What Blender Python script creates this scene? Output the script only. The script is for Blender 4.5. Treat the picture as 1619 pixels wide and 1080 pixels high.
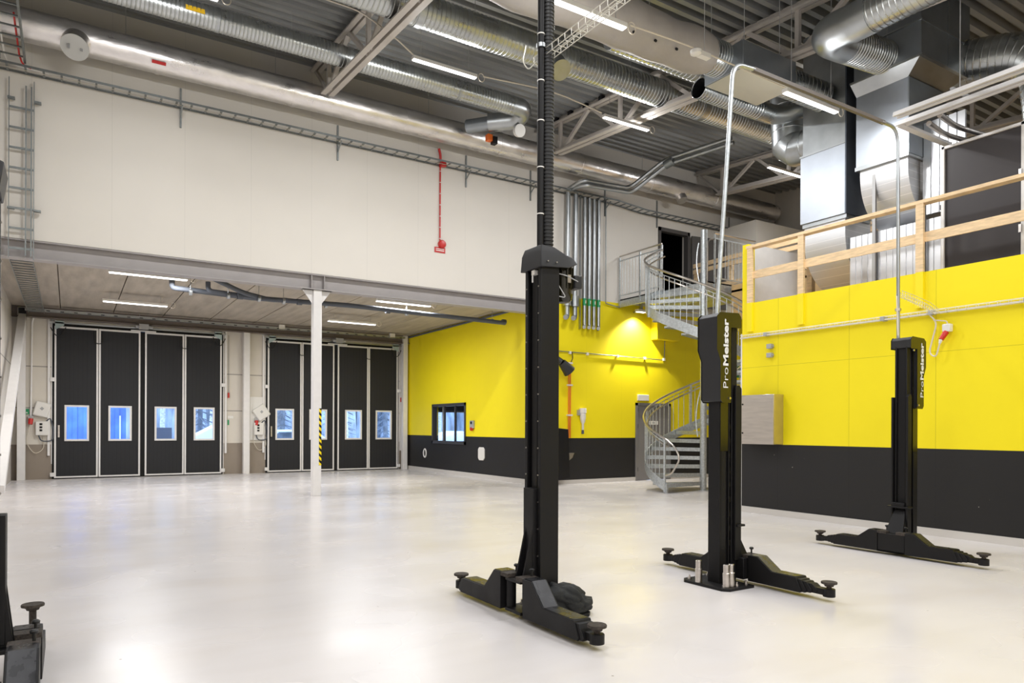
import bpy, bmesh, math, random
from mathutils import Vector, Matrix
random.seed(7)
PI = math.pi
for o in list(bpy.data.objects): bpy.data.objects.remove(o)
C = bpy.context.scene.collection
SC = bpy.context.scene

# ------------------------------------------------------------------ camera, world, exposure
F_PX, YAW, ROLL, HOR, EYE = 1118.276, .559453, .004046, 676.429, 1.4
cam = bpy.data.cameras.new('camera'); co = bpy.data.objects.new('camera', cam); C.objects.link(co)
cam.sensor_width = 36; cam.lens = F_PX / 1619 * 36; cam.shift_y = (HOR - 540) / 1619; cam.clip_end = 300
fw = Vector((math.sin(YAW), math.cos(YAW), 0)); rt = Vector((math.cos(YAW), -math.sin(YAW), 0)); up = Vector((0, 0, 1))
r2 = rt * math.cos(ROLL) + up * math.sin(ROLL); u2 = up * math.cos(ROLL) - rt * math.sin(ROLL)
M3 = Matrix((r2, u2, -fw)).transposed()
co.matrix_world = Matrix.Translation((0, 0, EYE)) @ M3.to_4x4()
SC.camera = co
SC.view_settings.view_transform = 'Standard'; SC.view_settings.look = 'None'
SC.view_settings.gamma = 1; SC.view_settings.use_curve_mapping = False
SC.view_settings.exposure = 0.04
SC.cycles.caustics_reflective = False; SC.cycles.caustics_refractive = False; SC.cycles.sample_clamp_indirect = 4.0
LAMP_W = 120.0          # radiant power of one tube fitting
W = bpy.data.worlds.new('world'); SC.world = W; W.use_nodes = True
bg = W.node_tree.nodes['Background']; bg.inputs[0].default_value = (.50, .68, 1, 1); bg.inputs[1].default_value = 3.6

# ------------------------------------------------------------------ materials
def mat(name, col, rough=.5, metal=0, noise=0, nscale=8, bump=0, bscale=40, spec=.5, coat=0, emit=0, stretch=(1, 1, 1), rvar=0):
    m = bpy.data.materials.new(name); m.use_nodes = True
    nt = m.node_tree; b = nt.nodes['Principled BSDF']
    b.inputs['Base Color'].default_value = (*col, 1); b.inputs['Roughness'].default_value = rough
    b.inputs['Metallic'].default_value = metal; b.inputs['Specular IOR Level'].default_value = spec
    b.inputs['Coat Weight'].default_value = coat; b.inputs['Coat Roughness'].default_value = .1
    if emit:
        b.inputs['Emission Color'].default_value = (*col, 1); b.inputs['Emission Strength'].default_value = emit
    if noise or bump or rvar:
        tc = nt.nodes.new('ShaderNodeNewGeometry'); mp = nt.nodes.new('ShaderNodeMapping')
        nt.links.new(tc.outputs['Position'], mp.inputs[0]); mp.inputs['Scale'].default_value = stretch
        n = nt.nodes.new('ShaderNodeTexNoise'); n.inputs['Scale'].default_value = nscale; n.inputs['Detail'].default_value = 5
        nt.links.new(mp.outputs[0], n.inputs['Vector'])
        if noise:
            mx = nt.nodes.new('ShaderNodeMix'); mx.data_type = 'RGBA'
            r = nt.nodes.new('ShaderNodeMapRange'); r.inputs[1].default_value = .3; r.inputs[2].default_value = .7
            nt.links.new(n.outputs[0], r.inputs[0]); nt.links.new(r.outputs[0], mx.inputs[0])
            mx.inputs[6].default_value = (*[c * (1 - noise) for c in col], 1); mx.inputs[7].default_value = (*[min(1, c * (1 + noise)) for c in col], 1)
            nt.links.new(mx.outputs[2], b.inputs['Base Color'])
        if rvar:
            r = nt.nodes.new('ShaderNodeMapRange'); r.inputs[1].default_value = .3; r.inputs[2].default_value = .7
            r.inputs[3].default_value = max(.02, rough - rvar); r.inputs[4].default_value = rough + rvar
            nt.links.new(n.outputs[0], r.inputs[0]); nt.links.new(r.outputs[0], b.inputs['Roughness'])
        if bump:
            n2 = nt.nodes.new('ShaderNodeTexNoise'); n2.inputs['Scale'].default_value = bscale; n2.inputs['Detail'].default_value = 3
            nt.links.new(mp.outputs[0], n2.inputs['Vector'])
            bp = nt.nodes.new('ShaderNodeBump'); bp.inputs['Strength'].default_value = bump; bp.inputs['Distance'].default_value = .02
            nt.links.new(n2.outputs[0], bp.inputs['Height']); nt.links.new(bp.outputs[0], b.inputs['Normal'])
    return m

def math_node(nt, op, a, b=None):
    n = nt.nodes.new('ShaderNodeMath'); n.operation = op
    for i, v in enumerate((a, b)):
        if v is None: continue
        if isinstance(v, (int, float)): n.inputs[i].default_value = v
        else: nt.links.new(v, n.inputs[i])
    return n.outputs[0]

def wall_mat(name, bands, rough=.55, seam_axis='X', pitch=1.2, seam_w=.006, seam_dark=.8, zseams=(), scuff=0, grain=.02):
    """bands: [(z_top, colour), ...] painted bands from the floor up; panel joints every pitch metres."""
    m = bpy.data.materials.new(name); m.use_nodes = True; nt = m.node_tree; b = nt.nodes['Principled BSDF']
    b.inputs['Roughness'].default_value = rough; b.inputs['Specular IOR Level'].default_value = .35
    g = nt.nodes.new('ShaderNodeNewGeometry'); s = nt.nodes.new('ShaderNodeSeparateXYZ'); nt.links.new(g.outputs['Position'], s.inputs[0])
    col = None
    for zt, c in bands:
        if col is None:
            rgb = nt.nodes.new('ShaderNodeRGB'); rgb.outputs[0].default_value = (*c, 1); col = rgb.outputs[0]; last = zt
        else:
            mx = nt.nodes.new('ShaderNodeMix'); mx.data_type = 'RGBA'
            nt.links.new(math_node(nt, 'GREATER_THAN', s.outputs['Z'], last), mx.inputs[0])
            nt.links.new(col, mx.inputs[6]); mx.inputs[7].default_value = (*c, 1); col = mx.outputs[2]; last = zt
    ax = s.outputs[seam_axis]
    md = math_node(nt, 'MODULO', math_node(nt, 'ADD', ax, 100.0), pitch)
    seam = math_node(nt, 'LESS_THAN', md, seam_w)
    for z in zseams:
        seam = math_node(nt, 'MAXIMUM', seam, math_node(nt, 'LESS_THAN', math_node(nt, 'ABSOLUTE', math_node(nt, 'SUBTRACT', s.outputs['Z'], z)), seam_w / 2))
    n = nt.nodes.new('ShaderNodeTexNoise'); n.inputs['Scale'].default_value = 1.6; n.inputs['Detail'].default_value = 4
    nt.links.new(g.outputs['Position'], n.inputs['Vector'])
    r = nt.nodes.new('ShaderNodeMapRange'); nt.links.new(n.outputs[0], r.inputs[0]); r.inputs[3].default_value = 1 - grain * 2; r.inputs[4].default_value = 1 + grain
    f = math_node(nt, 'MULTIPLY', r.outputs[0], math_node(nt, 'SUBTRACT', 1.0, math_node(nt, 'MULTIPLY', seam, 1 - seam_dark)))
    vm = nt.nodes.new('ShaderNodeVectorMath'); vm.operation = 'SCALE'; nt.links.new(col, vm.inputs[0]); nt.links.new(f, vm.inputs['Scale'])
    out = vm.outputs[0]
    if scuff:
        v = nt.nodes.new('ShaderNodeTexVoronoi'); v.inputs['Scale'].default_value = 5.5; nt.links.new(g.outputs['Position'], v.inputs['Vector'])
        n3 = nt.nodes.new('ShaderNodeTexNoise'); n3.inputs['Scale'].default_value = .9; nt.links.new(g.outputs['Position'], n3.inputs['Vector'])
        k = math_node(nt, 'MULTIPLY', math_node(nt, 'LESS_THAN', v.outputs['Distance'], .035), math_node(nt, 'GREATER_THAN', n3.outputs[0], .56))
        k = math_node(nt, 'MULTIPLY', k, math_node(nt, 'LESS_THAN', s.outputs['Z'], bands[0][0]))
        mx = nt.nodes.new('ShaderNodeMix'); mx.data_type = 'RGBA'; nt.links.new(math_node(nt, 'MULTIPLY', k, scuff), mx.inputs[0])
        nt.links.new(out, mx.inputs[6]); mx.inputs[7].default_value = (.6, .55, .48, 1); out = mx.outputs[2]
    nt.links.new(out, b.inputs['Base Color'])
    return m

YEL, BLK, WHT = (.94, .775, .008), (.016, .015, .015), (.775, .735, .67)
m_right = wall_mat('yellow_black_panel', [(1.147, BLK), (9, YEL)], seam_axis='Y', pitch=1.22, seam_dark=.62, zseams=(2.42,), scuff=.8)
m_office = wall_mat('yellow_black_plaster', [(1.147, BLK), (9, YEL)], seam_axis='Y', pitch=1.15, seam_dark=.93)
m_back = wall_mat('yellow_black_white_paint', [(1.147, BLK), (4.68, YEL), (99, WHT)], seam_axis='X', pitch=1.17, seam_dark=.9)
m_white = wall_mat('cream_wall_panel', [(99, WHT)], seam_axis='X', pitch=1.17, seam_dark=.86)
m_gatewall = wall_mat('cream_panel_over_concrete', [(.915, (.30, .25, .20)), (99, (.70, .65, .57))], seam_axis='X', pitch=40, zseams=(1.87, 2.95), seam_w=.03, seam_dark=.5, grain=.06)
m_left = wall_mat('pale_left_wall', [(.9, (.50, .46, .42)), (99, (.66, .62, .57))], seam_axis='Y', pitch=40, zseams=(.9, 2.95), seam_w=.03, seam_dark=.45)
m_plain = mat('plain_wall_white', (.7, .66, .6), .6, noise=.03, nscale=2)
m_blackpaint = mat('black_powder_coat', (.008, .0075, .008), .48, bump=.03, bscale=180, spec=.27, rvar=.06, nscale=6)
m_blackgloss = mat('black_gloss_plate', (.016, .014, .006), .16, spec=.6)
m_blackgrey = mat('charcoal_plastic_cover', (.020, .020, .022), .5, spec=.4)
m_rubber = mat('worn_rubber_pad', (.045, .035, .028), .8, noise=.5, nscale=60, bump=.3, bscale=90)
m_armtop = mat('sheen_black_steel', (.03, .03, .033), .3, noise=.35, nscale=14, rvar=.12, metal=.3)  # arm tops: sheen put into a lighter colour
m_rubberhose = mat('black_hose_rubber', (.012, .012, .012), .5)
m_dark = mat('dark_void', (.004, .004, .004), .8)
m_charcoal = mat('charcoal_gate_panel', (.042, .042, .044), .5, noise=.06, nscale=3)
m_steelgrey = mat('primer_grey_steel', (.37, .345, .34), .5, noise=.05, nscale=3)
m_steelwhite = mat('white_painted_steel', (.80, .78, .765), .42, noise=.03)
m_truss = mat('warm_grey_painted_truss', (.50, .46, .42), .45, noise=.05)
m_galv = mat('galvanised_sheet', (.42, .44, .45), .36, 1, noise=.10, nscale=4, rvar=.06)
m_galvrail = mat('galvanised_stair_steel', (.52, .55, .56), .4, .75, noise=.18, nscale=25)
m_steel = mat('brushed_stainless', (.58, .54, .50), .28, 1, noise=.08, nscale=4, stretch=(1, 1, 8))
m_foil = mat('crinkled_foil_wrap', (.80, .77, .75), .33, 1, noise=.10, nscale=6, bump=.32, bscale=11, rvar=.08, stretch=(.5, 1, 1))
m_spiral = mat('spiral_duct_zinc', (.50, .52, .52), .30, 1, noise=.10, nscale=3, rvar=.06)
m_alu = mat('ribbed_bright_aluminium', (.80, .81, .83), .34, 1, noise=.05, nscale=7)
m_ahuwhite = mat('pale_galvanised_panel', (.50, .54, .60), .38, .85, noise=.06, nscale=3)
m_ahudark = mat('dark_brown_cabinet_skin', (.034, .028, .029), .5)
m_box = mat('blue_grey_galvanised_box', (.33, .36, .39), .4, .9, noise=.07, nscale=4)
m_wrap = mat('pale_duct_wrap', (.38, .35, .325), .55, .25, noise=.06, nscale=3, bump=.5, bscale=6)
m_tray = mat('zinc_cable_ladder', (.26, .28, .28), .42, .8, noise=.1, nscale=20)
m_wire = mat('white_zinc_wire_tray', (.75, .73, .66), .4, .3)
m_wood = mat('knotty_pine', (.80, .59, .35), .55, noise=.16, nscale=7, stretch=(1, 1, 6))
m_woodfloor = mat('plywood_deck', (.62, .42, .20), .55, noise=.1, nscale=5)
m_slab = mat('hollow_core_concrete', (.40, .35, .29), .8, noise=.16, nscale=6, bump=.2, bscale=30, stretch=(1, .15, 1))
m_pvc = mat('grey_plastic_drain_pipe', (.10, .11, .13), .65, spec=.25)
m_red = mat('signal_red_plastic', (.55, .015, .012), .35)
m_orange = mat('orange_actuator', (.8, .16, .02), .4)
m_green = mat('green_marking', (.01, .28, .10), .45)
m_whiteplast = mat('white_plastic', (.78, .76, .72), .35)
m_cable = mat('cream_cable', (.68, .62, .52), .5)
m_greybox = mat('grey_plastic_box', (.38, .38, .38), .45)
m_greydoor = mat('grey_door_leaf', (.21, .20, .195), .45)
m_darkdoor = mat('dark_grey_door_leaf', (.085, .078, .074), .5)
m_yellow = mat('yellow_paint', YEL, .5)
m_yellowlabel = mat('yellow_label', (.9, .55, .02), .5)
m_cloth = mat('black_crumpled_cloth', (.012, .013, .013), .75, bump=.2, bscale=60)
m_snow = mat('snow', (.86, .9, .96), .9, noise=.05, nscale=1)
m_blue = mat('blue_container_paint', (.12, .27, .72), .5, noise=.3, nscale=1.6)
m_bark = mat('pale_birch_bark', (.62, .62, .62), .8, noise=.35, nscale=12)
m_pinebark = mat('dark_spruce', (.16, .19, .23), .9, noise=.4, nscale=4)
m_forest = mat('frosty_forest', (.34, .39, .46), .95, noise=.6, nscale=1.8, stretch=(1, 1, .4))
m_basew = mat('pale_baseboard', (.60, .57, .53), .5)
m_concrete = mat('stained_concrete', (.34, .30, .26), .8, noise=.2, nscale=4)
m_brownchan = mat('shaded_channel_brown', (.11, .09, .075), .5)

def lit(name, col, s):
    m = bpy.data.materials.new(name); m.use_nodes = True; nt = m.node_tree
    e = nt.nodes.new('ShaderNodeEmission'); e.inputs[0].default_value = (*col, 1); e.inputs[1].default_value = s
    nt.links.new(e.outputs[0], nt.nodes['Material Output'].inputs[0]); return m
m_tube = lit('lit_lamp_diffuser', (1, .98, .96), 5)

m_glass = bpy.data.materials.new('window_glass'); m_glass.use_nodes = True
nt = m_glass.node_tree; gl = nt.nodes.new('ShaderNodeBsdfGlossy'); tr = nt.nodes.new('ShaderNodeBsdfTransparent'); ms = nt.nodes.new('ShaderNodeMixShader')
gl.inputs['Roughness'].default_value = .01; lw = nt.nodes.new('ShaderNodeLayerWeight')
tr.inputs[0].default_value = (.96, .98, 1, 1)
nt.links.new(math_node(nt, 'ADD', math_node(nt, 'MULTIPLY', math_node(nt, 'POWER', lw.outputs['Facing'], 5), .8), .03), ms.inputs[0]); nt.links.new(tr.outputs[0], ms.inputs[1]); nt.links.new(gl.outputs[0], ms.inputs[2])
nt.links.new(ms.outputs[0], nt.nodes['Material Output'].inputs[0])

def floor_material():
    m = bpy.data.materials.new('glossy_epoxy_floor'); m.use_nodes = True; nt = m.node_tree; b = nt.nodes['Principled BSDF']
    g = nt.nodes.new('ShaderNodeNewGeometry')
    def noise(sc, det=5, st=(1, 1, 1), dist=0):
        mp = nt.nodes.new('ShaderNodeMapping'); mp.inputs['Scale'].default_value = st; nt.links.new(g.outputs['Position'], mp.inputs[0])
        n = nt.nodes.new('ShaderNodeTexNoise'); n.inputs['Scale'].default_value = sc; n.inputs['Detail'].default_value = det; n.inputs['Distortion'].default_value = dist
        nt.links.new(mp.outputs[0], n.inputs['Vector']); return n.outputs[0]
    def rng(x, a, b_, c, d):
        r = nt.nodes.new('ShaderNodeMapRange'); nt.links.new(x, r.inputs[0])
        for i, v in enumerate((a, b_, c, d)): r.inputs[i + 1].default_value = v
        return r.outputs[0]
    def mix(fac, ca, cb):
        x = nt.nodes.new('ShaderNodeMix'); x.data_type = 'RGBA'; nt.links.new(fac, x.inputs[0])
        for i, v in ((6, ca), (7, cb)):
            if isinstance(v, tuple): x.inputs[i].default_value = (*v, 1)
            else: nt.links.new(v, x.inputs[i])
        return x.outputs[2]
    c = mix(rng(noise(.5, 1.5), .3, .7, 0, 1), (.735, .70, .69), (.705, .67, .66))
    c = mix(rng(noise(1.7, 2, (.5, 1, 1), .3), .50, .85, 0, .35), c, (.61, .53, .45))       # tan smears
    c = mix(rng(noise(5, 1.5, (.2, 1, 1), .4), .45, .80, 0, .14), c, (.60, .56, .53))          # trowel streaks
    v = nt.nodes.new('ShaderNodeTexVoronoi'); v.inputs['Scale'].default_value = 3.2; nt.links.new(g.outputs['Position'], v.inputs['Vector'])
    c = mix(rng(v.outputs['Distance'], .010, .035, .8, 0), c, (.16, .13, .10))                  # grit specks
    nt.links.new(c, b.inputs['Base Color'])
    nt.links.new(rng(noise(1.1, 1.5), .35, .65, .22, .29), b.inputs['Roughness'])
    b.inputs['Specular IOR Level'].default_value = .17
    return m
m_floor = floor_material()

def stripes(name, ca, cb, pitch, axis='diag'):
    m = bpy.data.materials.new(name); m.use_nodes = True; nt = m.node_tree; b = nt.nodes['Principled BSDF']
    g = nt.nodes.new('ShaderNodeNewGeometry'); s = nt.nodes.new('ShaderNodeSeparateXYZ'); nt.links.new(g.outputs['Position'], s.inputs[0])
    v = math_node(nt, 'ADD', s.outputs['Z'], math_node(nt, 'MULTIPLY', s.outputs['X'], 1.0)) if axis == 'diag' else s.outputs[axis]
    k = math_node(nt, 'LESS_THAN', math_node(nt, 'MODULO', math_node(nt, 'ADD', v, 100), pitch), pitch * (.5 if axis == 'diag' else .08))
    x = nt.nodes.new('ShaderNodeMix'); x.data_type = 'RGBA'; nt.links.new(k, x.inputs[0]); x.inputs[6].default_value = (*ca, 1); x.inputs[7].default_value = (*cb, 1)
    nt.links.new(x.outputs[2], b.inputs['Base Color']); b.inputs['Roughness'].default_value = .6; b.inputs['Specular IOR Level'].default_value = .25; return m
m_hazard = stripes('hazard_tape', (.95, .72, .01), (.01, .01, .01), .12)
m_ribbed = stripes('ribbed_aluminium_cladding', (.78, .79, .81), (.98, .98, 1), .11, 'Z')
m_ribbed.node_tree.nodes['Principled BSDF'].inputs['Metallic'].default_value = .85; m_ribbed.node_tree.nodes['Principled BSDF'].inputs['Roughness'].default_value = .42
m_gatepanel = stripes('charcoal_ribbed_gate_panel', (.026, .026, .028), (.019, .019, .021), .10, 'X')

# ------------------------------------------------------------------ mesh helpers
def root_of(o):
    while o.parent: o = o.parent
    return o

class MB:
    def __init__(s): s.v = []; s.f = []; s.sm = []
    def add(s, vs, fs, smooth=False):
        n = len(s.v); s.v += [tuple(v) for v in vs]; s.f += [tuple(i + n for i in f) for f in fs]; s.sm += [smooth] * len(fs); return s
    def box(s, x0, y0, z0, x1, y1, z1):
        vs = [(x, y, z) for x in (x0, x1) for y in (y0, y1) for z in (z0, z1)]
        return s.add(vs, [(0, 1, 3, 2), (4, 6, 7, 5), (0, 4, 5, 1), (2, 3, 7, 6), (0, 2, 6, 4), (1, 5, 7, 3)])
    def bar(s, a, b, w, h, upv=(0, 0, 1)):
        a, b = Vector(a), Vector(b); d = (b - a).normalized(); u = Vector(upv)
        if abs(d.dot(u)) > .99: u = Vector((1, 0, 0))
        sd = d.cross(u).normalized(); u = sd.cross(d).normalized()
        vs = [p + sd * (i * w / 2) + u * (j * h / 2) for p in (a, b) for i in (-1, 1) for j in (-1, 1)]
        return s.add(vs, [(0, 1, 3, 2), (4, 6, 7, 5), (0, 4, 5, 1), (2, 3, 7, 6), (0, 2, 6, 4), (1, 5, 7, 3)])
    def prism(s, pts, axis, a0, a1, smooth=False):
        """pts: polygon in the two other axes (in x,y,z order); extruded along axis from a0 to a1."""
        def P(p, a):
            return (a, p[0], p[1]) if axis == 'x' else (p[0], a, p[1]) if axis == 'y' else (p[0], p[1], a)
        n = len(pts); vs = [P(p, a0) for p in pts] + [P(p, a1) for p in pts]
        s.add(vs, [tuple(range(n)), tuple(range(2 * n - 1, n - 1, -1))])
        return s.add(vs, [(i, (i + 1) % n, n + (i + 1) % n, n + i) for i in range(n)], smooth)
    def sweep(s, path, rad, seg=10, caps=True, smooth=True):
        P = [Vector(p) for p in path]; n = len(P)
        if not isinstance(rad, (list, tuple)): rad = [rad] * n
        u = None; vs = []
        for i, p in enumerate(P):
            t = (P[min(i + 1, n - 1)] - P[max(i - 1, 0)]).normalized()
            if u is None:
                u = t.orthogonal().normalized()
                if abs(t.z) < .9: u = (Vector((0, 0, 1)) - t * t.z).normalized()
            u = (u - t * u.dot(t)).normalized(); w = t.cross(u)
            for k in range(seg):
                a = 2 * PI * (k + .5) / seg; vs.append(p + (u * math.cos(a) + w * math.sin(a)) * rad[i])
        fs = [(i * seg + k, i * seg + (k + 1) % seg, (i + 1) * seg + (k + 1) % seg, (i + 1) * seg + k) for i in range(n - 1) for k in range(seg)]
        s.add(vs, fs, smooth)
        if caps: s.add([vs[k] for k in range(seg)], [tuple(range(seg))]); s.add([vs[(n - 1) * seg + k] for k in range(seg)], [tuple(range(seg))])
        return s
    def cyl(s, a, b, r, r1=None, seg=16, caps=True): return s.sweep([a, b], [r, r if r1 is None else r1], seg, caps)
    def lathe(s, c, prof, seg=20, axis='z'):
        """prof: [(radius, height)] around axis through c"""
        vs = []
        for r, h in prof:
            for k in range(seg):
                a = 2 * PI * k / seg; x, y = r * math.cos(a), r * math.sin(a)
                vs.append((c[0] + x, c[1] + y, c[2] + h) if axis == 'z' else (c[0] + h, c[1] + x, c[2] + y) if axis == 'x' else (c[0] + x, c[1] + h, c[2] + y))
        n = len(prof)
        s.add(vs, [(i * seg + k, i * seg + (k + 1) % seg, (i + 1) * seg + (k + 1) % seg, (i + 1) * seg + k) for i in range(n - 1) for k in range(seg)], True)
        s.add(vs[:seg], [tuple(range(seg))]); s.add(vs[-seg:], [tuple(range(seg))]); return s
    def build(s, name, m, parent=None, bevel=0, label=None, kind=None, sharp=38):
        me = bpy.data.meshes.new(name); off = Vector((0, 0, 0))
        if parent: off = root_of(parent).location
        me.from_pydata([Vector(v) - off for v in s.v], [], s.f); me.polygons.foreach_set('use_smooth', s.sm)
        bm = bmesh.new(); bm.from_mesh(me); bmesh.ops.remove_doubles(bm, verts=bm.verts, dist=1e-5); bmesh.ops.recalc_face_normals(bm, faces=bm.faces); bm.to_mesh(me); bm.free()
        me.set_sharp_from_angle(angle=math.radians(sharp))
        o = bpy.data.objects.new(name, me); C.objects.link(o); me.materials.append(m)
        if parent: o.parent = parent
        if bevel:
            md = o.modifiers.new('bevel', 'BEVEL'); md.width = bevel; md.segments = 2; md.limit_method = 'ANGLE'; md.angle_limit = math.radians(40)
        if label: o['label'] = label
        if kind: o['kind'] = kind
        return o

def fillet(pts, r, n=6):
    P = [Vector(p) for p in pts]; out = [P[0]]
    for i in range(1, len(P) - 1):
        a, b, c = P[i - 1], P[i], P[i + 1]
        d1, d2 = (a - b), (c - b); rr = min(r, d1.length * .49, d2.length * .49)
        p, q = b + d1.normalized() * rr, b + d2.normalized() * rr
        for k in range(n + 1):
            t = k / n; out.append(p * (1 - t) ** 2 + b * 2 * t * (1 - t) + q * t * t)
    return out + [P[-1]]

def resample(path, step):
    out = [Vector(path[0])]; acc = 0; last = Vector(path[0])
    for p in path[1:]:
        p = Vector(p)
        while (p - last).length > step: last = last + (p - last).normalized() * step; out.append(last.copy())
    if (Vector(path[-1]) - out[-1]).length > step * .3: out.append(Vector(path[-1]))
    return out

def ridged(mb, path, r, pitch=.075, ridge=.005, seg=30, caps=True):
    """lock-seam duct: a ring ridge every pitch metres along the path"""
    P = resample(path, pitch); pts = []; rad = []
    for i, p in enumerate(P):
        t = (P[min(i + 1, len(P) - 1)] - P[max(i - 1, 0)]).normalized()
        for d, e in ((-.011, 0), (-.003, ridge * 1.5), (.003, ridge * 1.5), (.011, 0)): pts.append(p + t * d); rad.append(r + e)
    return mb.sweep(pts, rad, seg, caps)

def tag(o, label, cat, group=None, kind=None):
    o['label'] = label; o['category'] = cat
    if group: o['group'] = group
    if kind: o['kind'] = kind
    return o
def thing(name, label, cat, loc=(0, 0, 0), group=None, kind=None):
    o = bpy.data.objects.new(name, None); C.objects.link(o); o.location = loc; o.empty_display_size = .1
    return tag(o, label, cat, group, kind)
def struct(mb, name, m, label, cat, parent=None, bevel=0):
    o = mb.build(name, m, parent, bevel)
    if not parent: tag(o, label, cat, None, 'structure')
    return o
def children(o): return [c for c in bpy.data.objects if c.parent == o]
def copy_tree(o, loc=None, parent=None):
    c = o.copy(); C.objects.link(c); c.parent = parent
    for ch in children(o): copy_tree(ch, None, c)
    if loc is not None: c.location = loc
    return c
SLOPE = .086
def roof(y): return 8.66 - SLOPE * (14.25 - y)

# ------------------------------------------------------------------ shell
RX, PY, DY = 9.65, 14.25, 22.2       # yellow wall plane, upper wall plane, gate wall plane
struct(MB().box(-4.2, -7.2, -.2, 18.7, 22.5, 0), 'floor', m_floor, 'glossy pale beige epoxy floor with tan smears and grit specks', 'floor')
b = MB(); pts = []; y = -7.0; k = 0
while y < PY:                                       # trapezoidal deck, ribs along x
    for dy, dz in ((0, 0), (.10, 0), (.135, .11), (.215, .11), (.25, 0)):
        if y + dy <= PY + .02: pts.append((y + dy, roof(y + dy) + dz))
    y += .25
ex = pts[:]; n = len(ex)
vs = [(x, p[0], p[1]) for x in (-4.0, 18.5) for p in ex]
b.add(vs, [(i, i + 1, n + i + 1, n + i) for i in range(n - 1)])
vs = [(x, p[0], p[1] + .2) for x in (-4.0, 18.5) for p in (ex[0], ex[-1])]
b.add(vs, [(0, 1, 3, 2)])
m_deck = mat('galvanised_roof_deck', (.31, .315, .31), .45, .55, noise=.15, nscale=3, stretch=(.3, 1, 1), rvar=.1)
struct(b, 'ceiling', m_deck, 'sloping corrugated galvanised roof deck above the hall', 'ceiling')
# hollow core slab ceiling over the gate bay, joints between slabs left open
b = MB(); x = -1.4
while x < 10.0:
    b.box(x + .012, PY + .2, 4.46, min(x + 1.19, 10.0), DY + .2, 4.7); x += 1.2
b.box(-1.4, PY + .2, 4.52, 10, DY + .2, 4.75)
struct(b, 'ceiling_2', m_slab, 'concrete hollow core slab ceiling over the gate bay', 'ceiling')
# upper wall above the beam and the yellow wall to its right with two openings
struct(MB().box(-4.2, PY, 4.5, RX, PY + .2, 8.9), 'wall_upper', m_white, 'tall cream upper wall above the grey beam', 'wall')
b = MB().box(RX, PY, 0, 12.80, PY + .2, 4.75).box(14.08, PY, 0, 18.7, PY + .2, 4.75).box(12.80, PY, 2.08, 14.08, PY + .2, 4.75)
b.box(RX, PY, 4.75, 13.66, PY + .2, 8.9).box(14.72, PY, 4.75, 18.7, PY + .2, 8.9).box(13.66, PY, 6.83, 14.72, PY + .2, 8.9)
struct(b, 'wall_back', m_back, 'back wall, cream above and yellow and black below, behind the pipes and spiral stair', 'wall')
b = MB().box(-4.4, -7.4, 0, -4.2, PY + .2, 9); struct(b, 'wall_left', m_plain, 'plain pale side wall left of the lifts', 'wall')
b = MB().box(-4.4, -7.4, 0, 18.7, -7.2, 9); struct(b, 'wall_rear', m_plain, 'plain pale wall behind the viewer', 'wall')
b = MB().box(18.5, -7.4, 0, 18.7, PY + .2, 9); struct(b, 'wall_far_right', m_plain, 'plain pale wall behind the air handling plant', 'wall')
b = MB().box(-1.45, PY + .2, 0, -1.25, DY + .2, 4.6); struct(b, 'wall_bay', m_left, 'pale side wall of the gate bay behind the brace', 'wall')
b = MB().box(-1.45, PY, 0, -1.25, PY + .2, 4.5).box(-4.4, PY, 0, -1.25, PY + .2, 4.5)
struct(b, 'wall_return', m_plain, 'short cream wall return left of the gate bay', 'wall')
# gate wall
G1, G2, GH = (-.36, 3.82), (5.08, 9.36), 4.12
b = MB().box(-1.45, DY, 0, G1[0], DY + .2, 4.6).box(G1[1], DY, 0, G2[0], DY + .2, 4.6).box(G2[1], DY, 0, 9.85, DY + .2, 4.6)
b.box(G1[0], DY, GH, G1[1], DY + .2, 4.6).box(G2[0], DY, GH, G2[1], DY + .2, 4.6)
struct(b, 'wall_gate', m_gatewall, 'cream panel wall with concrete base around the folding gates', 'wall')
# office wall with a window hole
WY0, WY1, WZ0, WZ1 = 17.9, 20.1, .905, 2.12
b = MB().box(RX, PY + .2, 0, RX + .2, WY0, 4.6).box(RX, WY1, 0, RX + .2, DY, 4.6).box(RX, WY0, 0, RX + .2, WY1, WZ0).box(RX, WY0, WZ1, RX + .2, WY1, 4.6)
struct(b, 'wall_office', m_office, 'yellow over black wall with the dark framed sliding window', 'wall')
# office room behind it: dim back walls, a daylight window in its outer wall
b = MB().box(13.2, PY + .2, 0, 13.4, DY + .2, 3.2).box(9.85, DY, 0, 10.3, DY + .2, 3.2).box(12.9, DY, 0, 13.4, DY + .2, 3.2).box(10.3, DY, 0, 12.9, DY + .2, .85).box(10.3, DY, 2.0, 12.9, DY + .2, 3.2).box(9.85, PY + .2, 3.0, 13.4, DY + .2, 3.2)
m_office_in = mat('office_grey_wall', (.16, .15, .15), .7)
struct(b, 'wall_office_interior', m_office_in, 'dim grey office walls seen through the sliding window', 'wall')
b = MB().box(10.3, DY + .03, .85, 10.38, DY + .12, 2.0).box(12.82, DY + .03, .85, 12.9, DY + .12, 2.0).box(10.3, DY + .03, .85, 12.9, DY + .12, .92).box(10.3, DY + .03, 1.93, 12.9, DY + .12, 2.0)
w3 = struct(b, 'window_2', m_greybox, 'office daylight window seen through the dark sliding window', 'window')
MB().box(10.38, DY + .06, .92, 12.82, DY + .075, 1.93).build('window_pane', m_glass, w3)
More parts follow.
